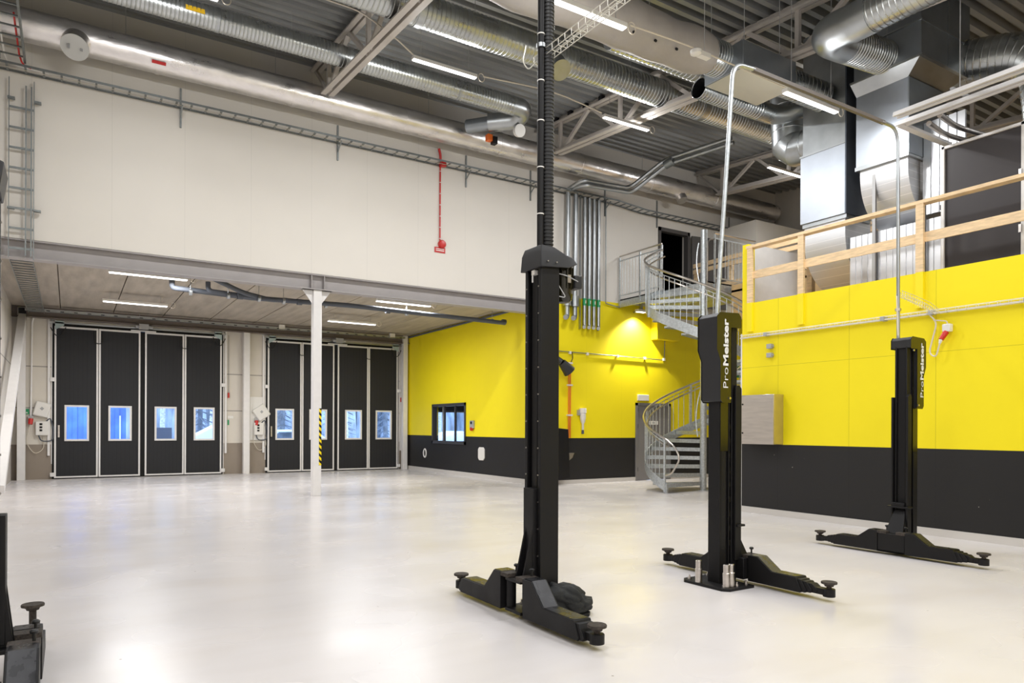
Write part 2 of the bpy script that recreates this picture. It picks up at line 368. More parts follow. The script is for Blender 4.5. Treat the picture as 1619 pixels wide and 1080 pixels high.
# upper doorway: room behind, its darkness put into near-black walls
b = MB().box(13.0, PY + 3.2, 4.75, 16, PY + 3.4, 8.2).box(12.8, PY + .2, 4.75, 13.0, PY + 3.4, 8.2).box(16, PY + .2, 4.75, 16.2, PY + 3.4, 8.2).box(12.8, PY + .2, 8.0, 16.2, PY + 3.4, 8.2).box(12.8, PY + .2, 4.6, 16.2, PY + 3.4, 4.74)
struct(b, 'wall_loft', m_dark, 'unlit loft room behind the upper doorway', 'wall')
# grey steel door frame + leaf (ground floor)
d = struct(MB().box(12.80, PY - .03, 0, 12.87, PY + .08, 2.08).box(14.01, PY - .03, 0, 14.08, PY + .08, 2.08).box(12.80, PY - .03, 2.01, 14.08, PY + .08, 2.08), 'door_1', m_greydoor, 'plain grey door behind the spiral stair', 'door')
MB().box(12.87, PY, .01, 14.01, PY + .05, 2.01).build('leaf', m_greydoor, d, .004)
MB().box(13.30, PY - .008, 1.50, 13.62, PY, 1.60).build('door_sign', m_whiteplast, d)
for z in (1.85, 1.4, .25): MB().cyl((12.875, PY - .02, z), (12.875, PY - .02, z + .11), .012, seg=8).build('hinge', m_blackpaint, d)
h = MB().cyl((13.9, PY, 1.0), (13.9, PY - .05, 1.0), .01, seg=8).cyl((13.9, PY - .05, 1.0), (13.78, PY - .05, 1.0), .01, seg=8).build('door_handle', m_steel, d)
MB().box(13.305, PY - .0095, 1.535, 13.36, PY - .008, 1.565).box(13.40, PY - .0095, 1.535, 13.50, PY - .008, 1.565).build('door_sign_print', m_greybox, d)
# upper door frame + open leaf
d = struct(MB().box(13.60, PY - .04, 4.75, 13.68, PY + .12, 6.9).box(14.70, PY - .04, 4.75, 14.78, PY + .12, 6.9).box(13.60, PY - .04, 6.80, 14.78, PY + .12, 6.9), 'door_2', m_darkdoor, 'dark frame and open leaf of the upper doorway above the landing', 'door')
MB().bar((14.80, PY - .08, 5.8), (15.95, PY - .30, 5.8), .05, 2.0).build('leaf', m_darkdoor, d)
# block of white room high at the right of the back wall
struct(MB().box(16, 12.95, 4.7, 18.5, PY, 7.16), 'wall_upper_room', m_white, 'white box room high behind the spiral stair', 'wall')
# mezzanine block with the yellow face
struct(MB().box(RX, -7.2, 0, RX + .16, 8.08, 3.5).box(RX, 7.96, 3.5, RX + .16, 8.08, 4.5), 'wall_right', m_right, 'yellow over black panel wall below the wooden railing', 'wall')
struct(MB().box(RX + .16, 7.96, 0, 18.5, 8.08, 3.3), 'wall_mezzanine_end', m_plain, 'white end wall of the block under the mezzanine', 'wall')
struct(MB().box(RX + .16, -7.2, 3.2, 18.5, 7.95, 3.34), 'floor_2', m_woodfloor, 'mezzanine deck behind the yellow parapet', 'floor')
struct(MB().box(9.90, 8.085, 3.2, 11.12, 8.16, 4.56), 'wall_mezzanine_screen', m_steelwhite, 'low white screen panel behind the railing corner', 'wall')
# baseboards
struct(MB().box(RX - .02, -7.2, 0, RX, 8.09, .10), 'baseboard_right', m_basew, 'pale kerb along the foot of the right yellow wall', 'baseboard')
struct(MB().box(RX - .02, PY, 0, RX, DY - .14, .12), 'baseboard_office', m_basew, 'pale kerb along the office wall', 'baseboard')
struct(MB().box(RX, PY - .02, 0, 12.80, PY, .10).box(14.08, PY - .02, 0, 18, PY, .10), 'baseboard_back', m_basew, 'pale kerb along the back wall beside the grey door', 'baseboard')
# exposed edge of the yellow block
struct(MB().box(RX - .005, 8.08, 0, RX + .05, 8.105, 3.0), 'trim_1', m_steelwhite, 'white corner strip of the right yellow wall', 'trim')
# steel beam under the upper wall (I section), beam over the gates
def ibeam(mb, x0, x1, yc, z0, z1, w, t=.02):
    mb.box(x0, yc - w / 2, z0, x1, yc + w / 2, z0 + t).box(x0, yc - w / 2, z1 - t, x1, yc + w / 2, z1).box(x0, yc - t / 2, z0 + t, x1, yc + t / 2, z1 - t)
b = MB(); ibeam(b, -4.2, RX + .15, PY + .10, 4.18, 4.49, .24)
struct(b, 'trim_2', m_steelgrey, 'grey primed steel beam carrying the upper cream wall', 'beam')
b = MB(); ibeam(b, -1.25, RX, DY - .22, 4.19, 4.46, .2)
struct(b, 'trim_3', mat('brown_primer_steel', (.16, .13, .115), .55), 'brown primed steel beam above the folding gates', 'beam')

# sliding window in the office wall
w = struct(MB().box(RX - .03, WY0, WZ0, RX + .12, WY0 + .07, WZ1).box(RX - .03, WY1 - .07, WZ0, RX + .12, WY1, WZ1).box(RX - .03, WY0, WZ0, RX + .12, WY1, WZ0 + .09).box(RX - .03, WY0, WZ1 - .08, RX + .12, WY1, WZ1)
           .box(RX, 19.27, WZ0, RX + .05, 19.35, WZ1).box(RX, 18.57, WZ0, RX + .05, 18.63, WZ1), 'window_1', mat('dark_grey_window_frame', (.045, .045, .05), .4), 'dark framed sliding office window in the yellow wall', 'window')
MB().box(RX + .04, WY0 + .07, WZ0 + .09, RX + .046, 18.56, WZ1 - .08).build('window_pane', m_glass, w)
MB().box(RX + .055, 18.64, WZ0 + .09, RX + .061, 19.25, WZ1 - .08).build('window_pane', m_glass, w)
MB().box(RX + .04, 19.37, WZ0 + .09, RX + .046, WY1 - .07, WZ1 - .08).build('window_pane', m_glass, w)
tag(MB().sweep([(9.98, 20.0, .9), (9.97, 19.98, 1.5), (9.98, 20.0, 2.1)], .035, 10).build('curtain_edge', m_whiteplast), 'pale curved curtain edge inside the office window', 'curtain')

# ------------------------------------------------------------------ folding gates
def gate(name, x0, x1, label):
    g = thing(name, label, 'door', (x0, DY, 0), None, 'structure')
    fr = MB()
    n = 4; gap = .10; wl = (x1 - x0 - gap) / n; yy = DY - .06
    for i in range(n):
        a = x0 + i * wl + (gap if i >= 2 else 0); bx = a + wl
        leaf = MB().box(a + .05, yy, .06, bx - .05, yy + .045, 3.99).build('leaf', m_gatepanel, g)
        e = MB()
        e.box(a + .008, yy - .015, .03, a + .05, yy + .055, 4.03).box(bx - .05, yy - .015, .03, bx - .008, yy + .055, 4.03)
        e.box(a + .05, yy - .014, .03, bx - .05, yy + .054, .07).box(a + .05, yy - .014, 3.98, bx - .05, yy + .054, 4.03)
        e.build('edge_profile', m_steelwhite, leaf)
        wx0 = a + (.235 if i < 2 else .25); wx1 = wx0 + .56
        # one pane with its white frame
        wf = MB(); z0, z1 = 1.0, 1.955
        wf.box(wx0, yy - .03, z0, wx0 + .05, yy + .05, z1).box(wx1 - .05, yy - .03, z0, wx1, yy + .05, z1).box(wx0 + .05, yy - .03, z0, wx1 - .05, yy + .05, z0 + .05).box(wx0 + .05, yy - .03, z1 - .05, wx1 - .05, yy + .05, z1)
        wf.build('window_frame', m_steelwhite, leaf)
        # cut the leaf: rebuild it as a ring around the pane
        lm = MB(); z0 += .01; z1 -= .01; p, q = wx0 + .01, wx1 - .01
        lm.box(a + .05, yy, .07, p, yy + .045, 3.98).box(q, yy, .07, bx - .05, yy + .045, 3.98).box(p, yy, .07, q, yy + .045, z0).box(p, yy, z1, q, yy + .045, 3.98)
        me = bpy.data.meshes.new('leaf'); off = g.location
        me.from_pydata([Vector(v) - off for v in lm.v], [], lm.f); me.materials.append(m_gatepanel); leaf.data = me
        MB().box(wx0 + .05, yy + .01, z0, wx1 - .05, yy + .018, z1).build('window_pane', m_glass, leaf)
        if i in (0, 3):
            for z in (.12, 2.62):
                hx = a - .03 if i == 0 else bx + .03
                MB().box(hx - .05, yy - .05, z - .05, hx + .05, yy, z + .05).build('hinge', m_steelwhite, g)
        if i == 0:
            MB().box(a + .09, yy - .05, 1.10, a + .13, yy - .015, 1.42).build('door_handle', m_steel, leaf)
    xm = (x0 + x1) / 2
    MB().box(xm - .06, yy + .03, .02, xm + .06, yy + .05, 4.02).build('centre_light_stop', m_dark, g)  # strip added behind the middle gap to stop daylight leaking through
    MB().box(x0 - .06, DY - .01, .4, x0 - .0, DY + .02, 4.35).box(x0 - .14, DY - .06, .62, x0 - .085, DY, 4.35).build('side_guide', m_steelwhite, g)
    MB().box(x1 + .0, DY - .01, 0, x1 + .06, DY + .02, 4.35).box(x1 + .085, DY - .06, .62, x1 + .14, DY, 4.35).build('side_guide', m_steelwhite, g)
    # head rail, arm boxes, operator
    MB().box(x0 - .1, DY - .16, 4.09, x1 + .1, DY - .11, 4.13).box(x0 - .1, DY - .14, 4.2, x1 + .1, DY - .10, 4.23).build('head_rail', m_galv, g)
    MB().box(x0 - .04, DY - .012, 4.03, x1 + .04, DY + .1, 4.14).box(x0 - .04, DY - .012, 0, x0 + .045, DY + .1, 4.03).box(x1 - .045, DY - .012, 0, x1 + .04, DY + .1, 4.03).box(x0, DY - .01, .0, x1, DY + .05, .06).build('frame_light_stop', m_dark, g)  # dark strips added around the opening to block leaking daylight
    for q in (x0 + wl, x0 + 3 * wl + gap): MB().box(q - .02, DY - .005, .03, q + .02, DY + .02, 4.03).build('leaf_light_stop', m_dark, g)  # strips added to block daylight between the leaves
    op = MB().box(xm - .12, DY - .44, 4.06, xm + .12, DY - .30, 4.20).cyl((xm - .2, DY - .36, 4.13), (xm + .22, DY - .36, 4.13), .045, seg=12).build('operator', m_greybox, g)
    MB().box(xm - .3, DY - .2, 4.02, xm + .32, DY - .16, 4.05).build('lever_arm', m_steelwhite, op)
    m_teal = bpy.data.materials.get('pale_green_bracket') or mat('pale_green_bracket', (.42, .52, .52), .4)
    for s, hx in ((1, x0 + .02), (-1, x1 - .02)):
        br = MB().prism([(hx, 3.93), (hx + s * .2, 4.05), (hx + s * .2, 4.16), (hx, 4.16)], 'y', DY - .16, DY - .09).build('corner_bracket', m_teal, g)
        c = [(hx - s * .1, DY - .12, 3.98), (hx, DY - .16, 3.78), (hx + s * .12, DY - .16, 3.74), (hx + s * .24, DY - .14, 4.0)]
        MB().sweep(fillet(c, .12), .012, 6).build('cable_loop', m_rubberhose, br)
    for q in (x0 + wl, x0 + 3 * wl + gap):
        MB().sweep(fillet([(q - .1, yy - .03, 3.97), (q - .09, yy - .06, 3.62), (q + .09, yy - .06, 3.62), (q + .1, yy - .03, 3.97)], .12), .012, 6).build('cable_loop', m_rubberhose, g)
    return g
gate('door_3', G1[0] + .02, G1[1] - .02, 'left charcoal folding gate of four leaves, nearer the brace')
gate('door_4', G2[0] + .02, G2[1] - .02, 'right charcoal folding gate of four leaves, beside the yellow wall')

# white steel columns
def white_column(x, y, z1, w, label, capital=False, tape=False):
    t = thing('steel_column', label, 'column', (x, y, 0), 'white steel columns')
    MB().box(x - w / 2, y - w / 2, 0, x + w / 2, y + w / 2, z1).build('shaft', m_steelwhite, t, .008)
    if capital:
        MB().box(x - .3, y - .1, z1, x + .3, y + .1, z1 + .015).build('cap_plate', m_steelwhite, t)
        for s in (-1, 1):
            MB().prism([(x + s * w / 2, z1), (x + s * .29, z1), (x + s * w / 2, z1 - .28)], 'y', y - .012, y + .012).build('gusset', m_steelwhite, t)
    if tape:
        MB().box(x + w / 2 - .05, y - w / 2 - .002, .62, x + w / 2, y - w / 2, 1.78).build('hazard_tape', m_hazard, t)
    return t
white_column(4.27, 14.35, 4.18, .17, 'free white steel column with yellow black hazard tape', True, True)
white_column(4.47, 22.08, 4.45, .18, 'white steel column against the wall between the folding gates')
white_column(9.50, 21.95, 4.45, .16, 'white steel column in the corner beside the yellow wall')
white_column(-1.04, 22.05, 4.45, .18, 'white steel column in the far left corner of the gate bay')
MB_ = MB(); 
for xx in (4.14, 4.40): MB_.box(xx - .008, PY - .01, 4.2, xx + .008, PY + .08, 4.47)
struct(MB_, 'trim_4', m_steelgrey, 'stiffener plates of the beam above the free column', 'trim')
t = thing('wall_brace', 'white diagonal steel brace on the gate bay side wall', 'brace', (-1.0, 15.2, 0))
MB().bar((-1.02, 22.0, 4.25), (-1.02, 15.0, .30), .16, .16).build('brace_tube', m_steelwhite, t)
MB().box(-1.1, 21.85, 4.1, -.94, 22.0, 4.4).build('gusset', m_blackpaint, t)

# ------------------------------------------------------------------ roof trusses
def truss(x, label, y_end=-6.9):
    t = thing('roof_truss', label, 'truss', (x, 14.1, roof(14.1)), 'roof trusses')
    off_t, off_b = .10, .80; yt0, yb0 = 14.22, 13.42
    for nm, off, y0, w in (('top_chord', off_t, yt0, .2), ('bottom_chord', off_b, yb0, .24)):
        m_ = MB()
        for s in (-1, 1):
            cx = x + s * w * .32
            a, b_ = (cx, y0, roof(y0) - off), (cx, y_end, roof(y_end) - off)
            m_.bar(a, b_, w * .42, .03); m_.bar((cx - s * w * .18, y0, roof(y0) - off + .05), (cx - s * w * .18, y_end, roof(y_end) - off + .05), .02, .12)
        m_.build(nm, m_truss, t)
    y = 13.3; i = 0
    MB().bar((x, 14.15, roof(14.15) - off_t), (x, 13.35, roof(13.35) - off_b + .03), .06, .05).build('web_strut', m_truss, t)
    while y > y_end + 1.2:
        MB().bar((x, y, roof(y) - off_b + .03), (x, y, roof(y) - off_t), .07, .07).build('web_strut', m_truss, t)
        MB().bar((x, y - .08, roof(y) - off_b + .03), (x, y - 1.05, roof(y - 1.05) - off_t), .07, .07).build('web_strut', m_truss, t)
        MB().bar((x, y - 1.15, roof(y - 1.15) - off_t), (x, y - 2.0, roof(y - 2) - off_b + .03), .07, .07).build('web_strut', m_truss, t)
        y -= 2.1; i += 1
    return t
truss(4.18, 'roof truss at the left, crossed by both spiral ducts')
truss(9.62, 'roof truss at the middle, above the grey silencer box')
truss(15.05, 'roof truss at the right beyond the vertical ducts')
# ------------------------------------------------------------------ lamps (each with its own light)
def lamp(x0, x1, y, z, label, top, group='linear ceiling lamps', w=.09, power=1.0, loop=True):
    t = thing('linear_lamp', label, 'lamp', ((x0 + x1) / 2, y, z), group)
    MB().box(x0, y - w / 2, z + .012, x1, y + w / 2, z + .065).build('housing', m_whiteplast, t, .004)
    MB().box(x0 + .015, y - w / 2 + .008, z, x1 - .015, y + w / 2 - .008, z + .0115).build('diffuser', m_tube, t)
    for xx in (x0 + .15, x1 - .15):
        if top - z > .1: MB().cyl((xx, y, z + .06), (xx, y, top), .004, seg=6).build('suspension_wire', m_greybox, t)
    if loop:
        pts = [(x1 + .10 + .06 * math.cos(a), y, z + .05 + .07 * math.sin(a)) for a in [2 * PI * k / 16 for k in range(17)]]
        MB().sweep(pts, .007, 6, False).build('cable_loop', m_cable, t)
    L = bpy.data.lights.new('lamp_light', 'AREA'); L.shape = 'RECTANGLE'; L.size = x1 - x0 - .04; L.size_y = w - .02
    L.energy = LAMP_W * power; L.color = (.985, .99, 1); L.spread = math.radians(178)
    L.energy *= .88
    lo = bpy.data.objects.new('lamp_light', L); C.objects.link(lo); lo.parent = t; lo.location = (0, 0, -.004)
    for sg in (-1, 1) if w < .1 else ():             # side lights added to brighten the upper walls
        S_ = L.copy(); S_.size_y = .03; S_.energy = L.energy * .15
        so = bpy.data.objects.new('side_fill_light', S_); C.objects.link(so); so.parent = t
        so.location = (0, sg * (w / 2 + .004), .03); so.rotation_euler = (sg * math.radians(80), 0, 0)
    return t
lamp(4.68, 5.86, 10.55, 7.34, 'lit tube lamp hanging right of the left truss', roof(10.55))
lamp(8.64, 9.80, 10.55, 7.34, 'lit tube lamp below the middle truss, behind the corrugated hose', roof(10.55))
lamp(13.45, 14.65, 10.55, 7.34, 'small distant lit tube lamp beside the vertical duct', roof(10.55))
lamp(.55, 1.75, 10.55, 7.34, 'tube lamp just above the frame at the left', roof(10.55))
lamp(4.33, 5.57, 6.4, 6.12, 'brightest lit tube lamp at the top, crossed by the wire tray', roof(6.4), power=.8)
lamp(8.50, 9.72, 6.4, 6.12, 'lit tube lamp in front of the bright vertical duct', roof(6.4), power=.6)
for i, (x, y) in enumerate([(xx, yy) for yy in (2.6, -1.2, -5.0) for xx in (-2.2, 1.2, 4.4, 7.1)]):
    lamp(x, x + 1.25, y, 6.2, ['left', 'middle left', 'middle right', 'right'][i % 4] + ' tube lamp of the ' + ['first', 'second', 'third'][i // 4] + ' row behind the viewer', roof(y), power=.62 if x < 4 else .48)
lamp(11.6, 12.8, 2.4, 6.2, 'tube lamp above the mezzanine plant', roof(2.4), power=.45)
for i, (x, y) in enumerate(((.60, 14.95), (.63, 18.5), (5.82, 15.05), (5.84, 18.6))):
    lamp(x, x + 1.34, y, 4.22, 'flat tube lamp under the slab, ' + ('front left', 'rear left', 'front right behind the free column', 'rear right')[i], 4.46, 'tube lamps under the slab', .12, .90)
# bulkhead lamp under the landing
t = thing('bulkhead_lamp', 'small lamp under the landing lighting the yellow wall', 'lamp', (12.75, 14.0, 4.45))
MB().box(12.6, 13.92, 4.46, 12.9, 14.05, 4.52).build('housing', m_whiteplast, t)
MB().box(12.72, 13.95, 4.52, 12.78, 14.02, 4.73).box(12.72, 14.05, 4.47, 12.78, PY, 4.50).build('wall_bracket', m_galv, t)
MB().box(12.62, 13.93, 4.45, 12.88, 14.04, 4.459).build('diffuser', m_tube, t)
L = bpy.data.lights.new('lamp_light', 'SPOT'); L.energy = 620; L.spot_size = math.radians(125); L.spot_blend = 1.0; L.shadow_soft_size = .05; L.color = (1, .96, .88)
lo = bpy.data.objects.new('lamp_light', L); C.objects.link(lo); lo.parent = t; lo.location = (0, 0, -.03); lo.rotation_euler = (math.radians(8), 0, 0)
#PART2
# ------------------------------------------------------------------ two post lifts
LY = 4.41
def pad(mb_parent, x, y, z0, r, tall=.075):
    """screw pad on its bracket; returns nothing, adds the parts to the arm"""
    MB().lathe((x, y, z0), [(.02, -tall * .9), (.02, tall - .03), (.034, tall - .028), (.036, tall - .02), (r * .7, tall - .012), (r, tall - .006), (r * 1.02, tall + .004), (r * .97, tall + .010), (r * .5, tall + .009)], 22).build('lifting_pad', m_rubber, mb_parent)
def lift_arm(root, x, yp, sgn, L, pad_up=0, w=.13, zb=.055, top=.235, rise=.335, swing=0, tier=3, hz=.0):
    """swing arm: deep at its pivot, sloping down to a box beam with telescoping inner stages; sgn = +1 runs to +y"""
    def Y(d): return yp + sgn * d
    def XX(d): return x + swing * d
    am = MB()
    E1 = L * (.80 if tier == 1 else .66)
    prof = [(0, zb), (E1 + .02, zb), (E1 + .03, zb + .02), (E1 - .02, top), (.25, top), (.10, rise), (0, rise)]
    vs0 = [(XX(d) - w / 2, Y(d), z) for d, z in prof]; vs1 = [(XX(d) + w / 2, Y(d), z) for d, z in prof]; n = len(prof)
    am.add(vs0 + vs1, [tuple(range(n)), tuple(range(2 * n - 1, n - 1, -1))] + [(i, (i + 1) % n, n + (i + 1) % n, n + i) for i in range(n)])
    arm = am.build('swing_arm', m_blackpaint, root, .004)
    g = .012
    pl = MB().add([(XX(.252) - w / 2 + g, Y(.252), top + .003), (XX(.252) + w / 2 - g, Y(.252), top + .003), (XX(.102) + w / 2 - g, Y(.102), rise + .003), (XX(.102) - w / 2 + g, Y(.102), rise + .003), (XX(0) + w / 2 - g, Y(0), rise + .003), (XX(0) - w / 2 + g, Y(0), rise + .003),
                   (XX(E1 - .03) - w / 2 + g, Y(E1 - .03), top + .003), (XX(E1 - .03) + w / 2 - g, Y(E1 - .03), top + .003)], [(0, 1, 2, 3), (3, 2, 4, 5), (6, 7, 1, 0)])
    pl.build('sheen_top_plate', m_armtop, arm)  # lighter plate laid on the arm top to show its sheen
    for k in range(tier):
        a = E1 - .1; e = E1 + .06 + .045 * k; q = .010 * (k + 1)
        MB().add([(XX(d) + sx * (w / 2 - q), Y(d), z) for sx in (-1, 1) for d, z in ((a, zb + q * .6), (e, zb + q * .6), (e + .012, zb + q + .02), (e - .04, top - q - .004), (a, top - q - .004))],
                 [(0, 1, 2, 3, 4), (9, 8, 7, 6, 5)] + [(i, (i + 1) % 5, 5 + (i + 1) % 5, 5 + i) for i in range(5)]).build('inner_stage', m_blackpaint, arm, .003)
    e = E1 + .06 + .03 * tier; xe = XX(L * .97); ye = Y(L * .97)
    MB().bar((XX(e - .08), Y(e - .08), zb + .04), (xe, ye, zb + .04), .07, .05).lathe((xe, ye, zb + .005), [(.048, 0), (.048, .06), (.042, .065)], 18).build('pad_bracket', m_blackpaint, arm)
    pad(arm, xe, ye, zb + .066 + pad_up, .062, .05 + pad_up)
    # pivot: clevis plates, pin, lock knob
    MB().cyl((x, Y(-.045), zb + .01), (x, Y(-.045), rise - .01), .038, seg=14).build('pivot_pin', m_blackpaint, arm)
    MB().box(x - w / 2, min(Y(0), Y(-.10)), rise - .028, x + w / 2, max(Y(0), Y(-.10)), rise).build('clevis_plate', m_rubber, arm)
    MB().lathe((x + w * .3, Y(-.05), rise), [(.008, 0), (.008, .035), (.018, .038), (.021, .05), (.012, .058)], 12).build('lock_knob', m_rubberhose, arm)
    return arm

def lift(label, xc, s, height, kind, arms=((1, 0), (-1, 0)), gx=.12, pad_up=0):
    """xc: x of the column's carriage face; s=+1: the column stands on the +x side of its arms"""
    t = thing('lift_post', label, 'vehicle lift', (xc + s * .1, LY, 0), 'two post lift columns')
    def bx(mb, u0, u1, y0, y1, z0, z1):      # u measured from the carriage face into the column
        a, b = sorted((xc + s * u0, xc + s * u1)); return mb.box(a, LY + y0, z0, b, LY + y1, z1)
    col = MB()
    if kind == 'tall':
        bx(col, .012, .165, -.105, -.085, .02, height); bx(col, .145, .165, -.085, .095, .02, height); bx(col, .012, .165, .095, .11, .02, height)
        bx(col, 0, .02, -.105, -.065, .02, height); bx(col, 0, .02, .075, .11, .02, height)
        bx(col, .05, .14, -.08, .09, .03, height)
        bx(col, .025, .06, -.02, .05, .03, height)
        c = col.build('column', m_blackpaint, t, .004)
        for k in range(12):
            z = .45 + k * .2
            MB().cyl((xc + s * .0, LY - .075, z), (xc - s * .006, LY - .075, z), .006, seg=8).build('screw', m_steel, c)
            MB().cyl((xc + s * .0, LY + .085, z), (xc - s * .006, LY + .085, z), .006, seg=8).build('screw', m_steel, c)
    else:
        bx(col, 0, .22, .045, .065, .02, height); bx(col, .20, .22, -.07, .05, .02, height); bx(col, 0, .07, -.07, -.055, .02, height); bx(col, .14, .22, -.07, -.055, .02, height)
        bx(col, .02, .2, -.045, .045, .03, height - .02); bx(col, .085, .10, -.065, -.04, .03, height)
        c = col.build('column', m_blackpaint, t, .004)
        pl = MB(); bx(pl, .12, .215, -.0735, -.0705, 1.15 if s > 0 else 1.2, height - .05).build('gloss_strip', m_blackgloss, c)
        for k in range(9):
            z = .35 + k * .13
            b_ = MB(); bx(b_, .075, .085, -.062, -.054, z, z + .05).build('latch_notch', m_blackgloss, c)
    # base plate with anchor bolts
    bp = MB(); u0, u1 = (.0, .38) if kind == 'tall' else (.0, .36)
    pts = [(u0, -.27), (u1 - .05, -.27), (u1, -.22), (u1, .22), (u1 - .05, .27), (u0, .27)]
    bp.prism([(xc + s * u, LY + v) for u, v in pts], 'z', 0, .025).build('base_plate', m_blackpaint, t, .003)
    for u, v in ((.05, -.22), (.18, -.23), (.31, -.2), (.31, .2), (.05, .22)):
        MB().cyl((xc + s * u, LY + v, .025), (xc + s * u, LY + v, .045), .016, seg=6).cyl((xc + s * u, LY + v, .045), (xc + s * u, LY + v, .065), .008, seg=8).build('anchor_bolt', m_steel, t)
    # carriage with flared foot between the arms
    ax = xc - s * (.115 if kind == 'tall' else .12)
    if kind == 'tall':
        cg = MB(); bx(cg, -.035, .03, -.06, .07, .30, .95)
        for v in (-.055, .035):
            a0, a1 = LY + v, LY + v + .016
            cg.prism([(xc + s * .02, .72), (xc - s * .02, .72), (xc - s * gx, .285), (xc + s * .02, .285)], 'y', a0, a1)
        bx(cg, -.17, .02, -.10, .11, .035, .058); bx(cg, -.17, .02, -.10, .11, .262, .285)
        cg.build('carriage', m_blackpaint, t, .003)
    else:
        cg = MB()
        side = -.115 if True else 0
        bx(cg, -.03, .05, -.10, -.075, .22, 1.76); bx(cg, -.03, .05, .07, .09, .22, 1.76)
        cg.prism([(xc + s * .05, 1.76), (xc + s * .04, 1.79), (xc - s * .0, 1.79), (xc - s * .03, 1.76)], 'y', LY - .10, LY - .075)
        cg.build('carriage', m_blackpaint, t, .004)
        ft = MB()
        ft.add([(xc - s * .005, LY - .06, .50), (xc - s * .005, LY + .06, .50), (xc - s * .13, LY + .10, .24), (xc - s * .13, LY - .10, .24),
                (xc + s * .02, LY - .06, .50), (xc + s * .02, LY + .06, .50), (xc + s * .02, LY + .10, .24), (xc + s * .02, LY - .10, .24)],
               [(0, 1, 2, 3), (4, 7, 6, 5), (0, 3, 7, 4), (1, 5, 6, 2), (0, 4, 5, 1), (3, 2, 6, 7)])
        bx(ft, -.185, 0, -.15, .15, .05, .24); bx(ft, -.06, .04, -.12, .12, .52, .54); bx(ft, -.05, .03, -.07, .07, .54, .58)
        ft.build('carriage_foot', m_blackpaint, t, .004)
    for sg, sw in arms:
        lift_arm(t, ax, LY + sg * .155, sg, .78, pad_up, swing=sw * s, w=.14, zb=.035, rise=.315 if kind == 'tall' else .265, top=.158, tier=1 if kind == 'tall' else 3)
    return t

def text(body, size, bold, loc, mtl, parent, name='lettering', vertical=True, face='y', ext=.001, sx=1):
    cu = bpy.data.curves.new(name, 'FONT'); cu.body = body; cu.size = size; cu.extrude = ext; cu.offset = bold; cu.align_x = 'LEFT'; cu.resolution_u = 3
    o = bpy.data.objects.new(name, cu); C.objects.link(o); cu.materials.append(mtl)
    R = Matrix.Rotation(PI / 2, 4, 'X')                       # stands up, facing -y
    if face == 'x': R = Matrix.Rotation(-PI / 2, 4, 'Z') @ R     # faces -x
    if vertical: R = Matrix.Rotation(-PI / 2, 4, 'Y') @ R if face == 'y' else Matrix.Rotation(PI / 2, 4, 'X') @ R
    o.matrix_world = Matrix.Translation(Vector(loc) - (root_of(parent).location if parent else Vector())) @ R @ Matrix.Scale(sx, 4, (0, 1, 0))
    o.parent = parent
    # the same lettering as plain mesh
    dg = bpy.context.evaluated_depsgraph_get(); me = bpy.data.meshes.new_from_object(o.evaluated_get(dg)); me.name = name
    n = bpy.data.objects.new(name, me); C.objects.link(n); n.parent = parent; n.matrix_local = o.matrix_basis.copy()
    w = max((v.co.x for v in me.vertices), default=0); bpy.data.objects.remove(o)
    if not me.materials: me.materials.append(mtl)
    return n, w

# tall post (lift 1, right column)
T = lift('tall black lift post with domed cover and corrugated hose above it, nearest the viewer', 2.945, 1, 2.64, 'tall')
x0 = 2.945
cv = MB()   # domed cover: bottom outline larger than the top
bot = [(x0 - .02, LY - .13), (x0 + .24, LY - .13), (x0 + .36, LY - .07), (x0 + .36, LY + .09), (x0 + .24, LY + .15), (x0 - .02, LY + .15)]
mid = [(x0 - .015, LY - .125), (x0 + .21, LY - .12), (x0 + .33, LY - .06), (x0 + .33, LY + .08), (x0 + .21, LY + .14), (x0 - .015, LY + .14)]
tp = [(x0 + .0, LY - .11), (x0 + .12, LY - .10), (x0 + .22, LY - .045), (x0 + .22, LY + .06), (x0 + .12, LY + .12), (x0 + .0, LY + .12)]
zz = [[2.585, 2.600, 2.655, 2.655, 2.600, 2.585], [2.70, 2.70, 2.70, 2.70, 2.70, 2.70], [2.755, 2.75, 2.725, 2.725, 2.75, 2.755]]
vs = [(p[0], p[1], z) for ring, zs in zip((bot, mid, tp), zz) for p, z in zip(ring, zs)]
cv.add(vs, [tuple(range(12, 18)), tuple(range(5, -1, -1))] + [(r * 6 + i, r * 6 + (i + 1) % 6, r * 6 + 6 + (i + 1) % 6, r * 6 + 6 + i) for r in range(2) for i in range(6)])
cvo = cv.build('top_cover', m_blackgrey, T, .006)
for xx in (.04, .12): MB().cyl((x0 + xx, LY - .13, 2.63), (x0 + xx, LY - .138, 2.63), .006, seg=8).build('screw', m_steel, cvo)
mo = MB().cyl((x0 + .26, LY - .02, 2.40), (x0 + .26, LY - .02, 2.64), .068, seg=24).lathe((x0 + .26, LY - .02, 2.36), [(.045, 0), (.066, .02), (.075, .06)], 24)
for k in range(14):
    a = 2 * PI * k / 14; mo.bar((x0 + .26 + .076 * math.cos(a), LY - .02 + .076 * math.sin(a), 2.46), (x0 + .26 + .076 * math.cos(a), LY - .02 + .076 * math.sin(a), 2.62), .006, .014, (math.cos(a), math.sin(a), 0))
mo = mo.build('motor', m_blackgloss, T)
MB().box(x0 + .33, LY - .08, 2.47, x0 + .40, LY + .03, 2.57).build('junction_box', m_blackgrey, mo, .008)
MB().box(x0 + .245, LY - .103, 2.50, x0 + .275, LY - .098, 2.56).build('rating_plate', m_steel, mo)
MB().sweep(fillet([(x0 + .165, LY - .09, 2.56), (x0 + .22, LY - .11, 2.55), (x0 + .35, LY - .09, 2.52)], .05), .004, 6).build('power_cable', m_greybox, mo)
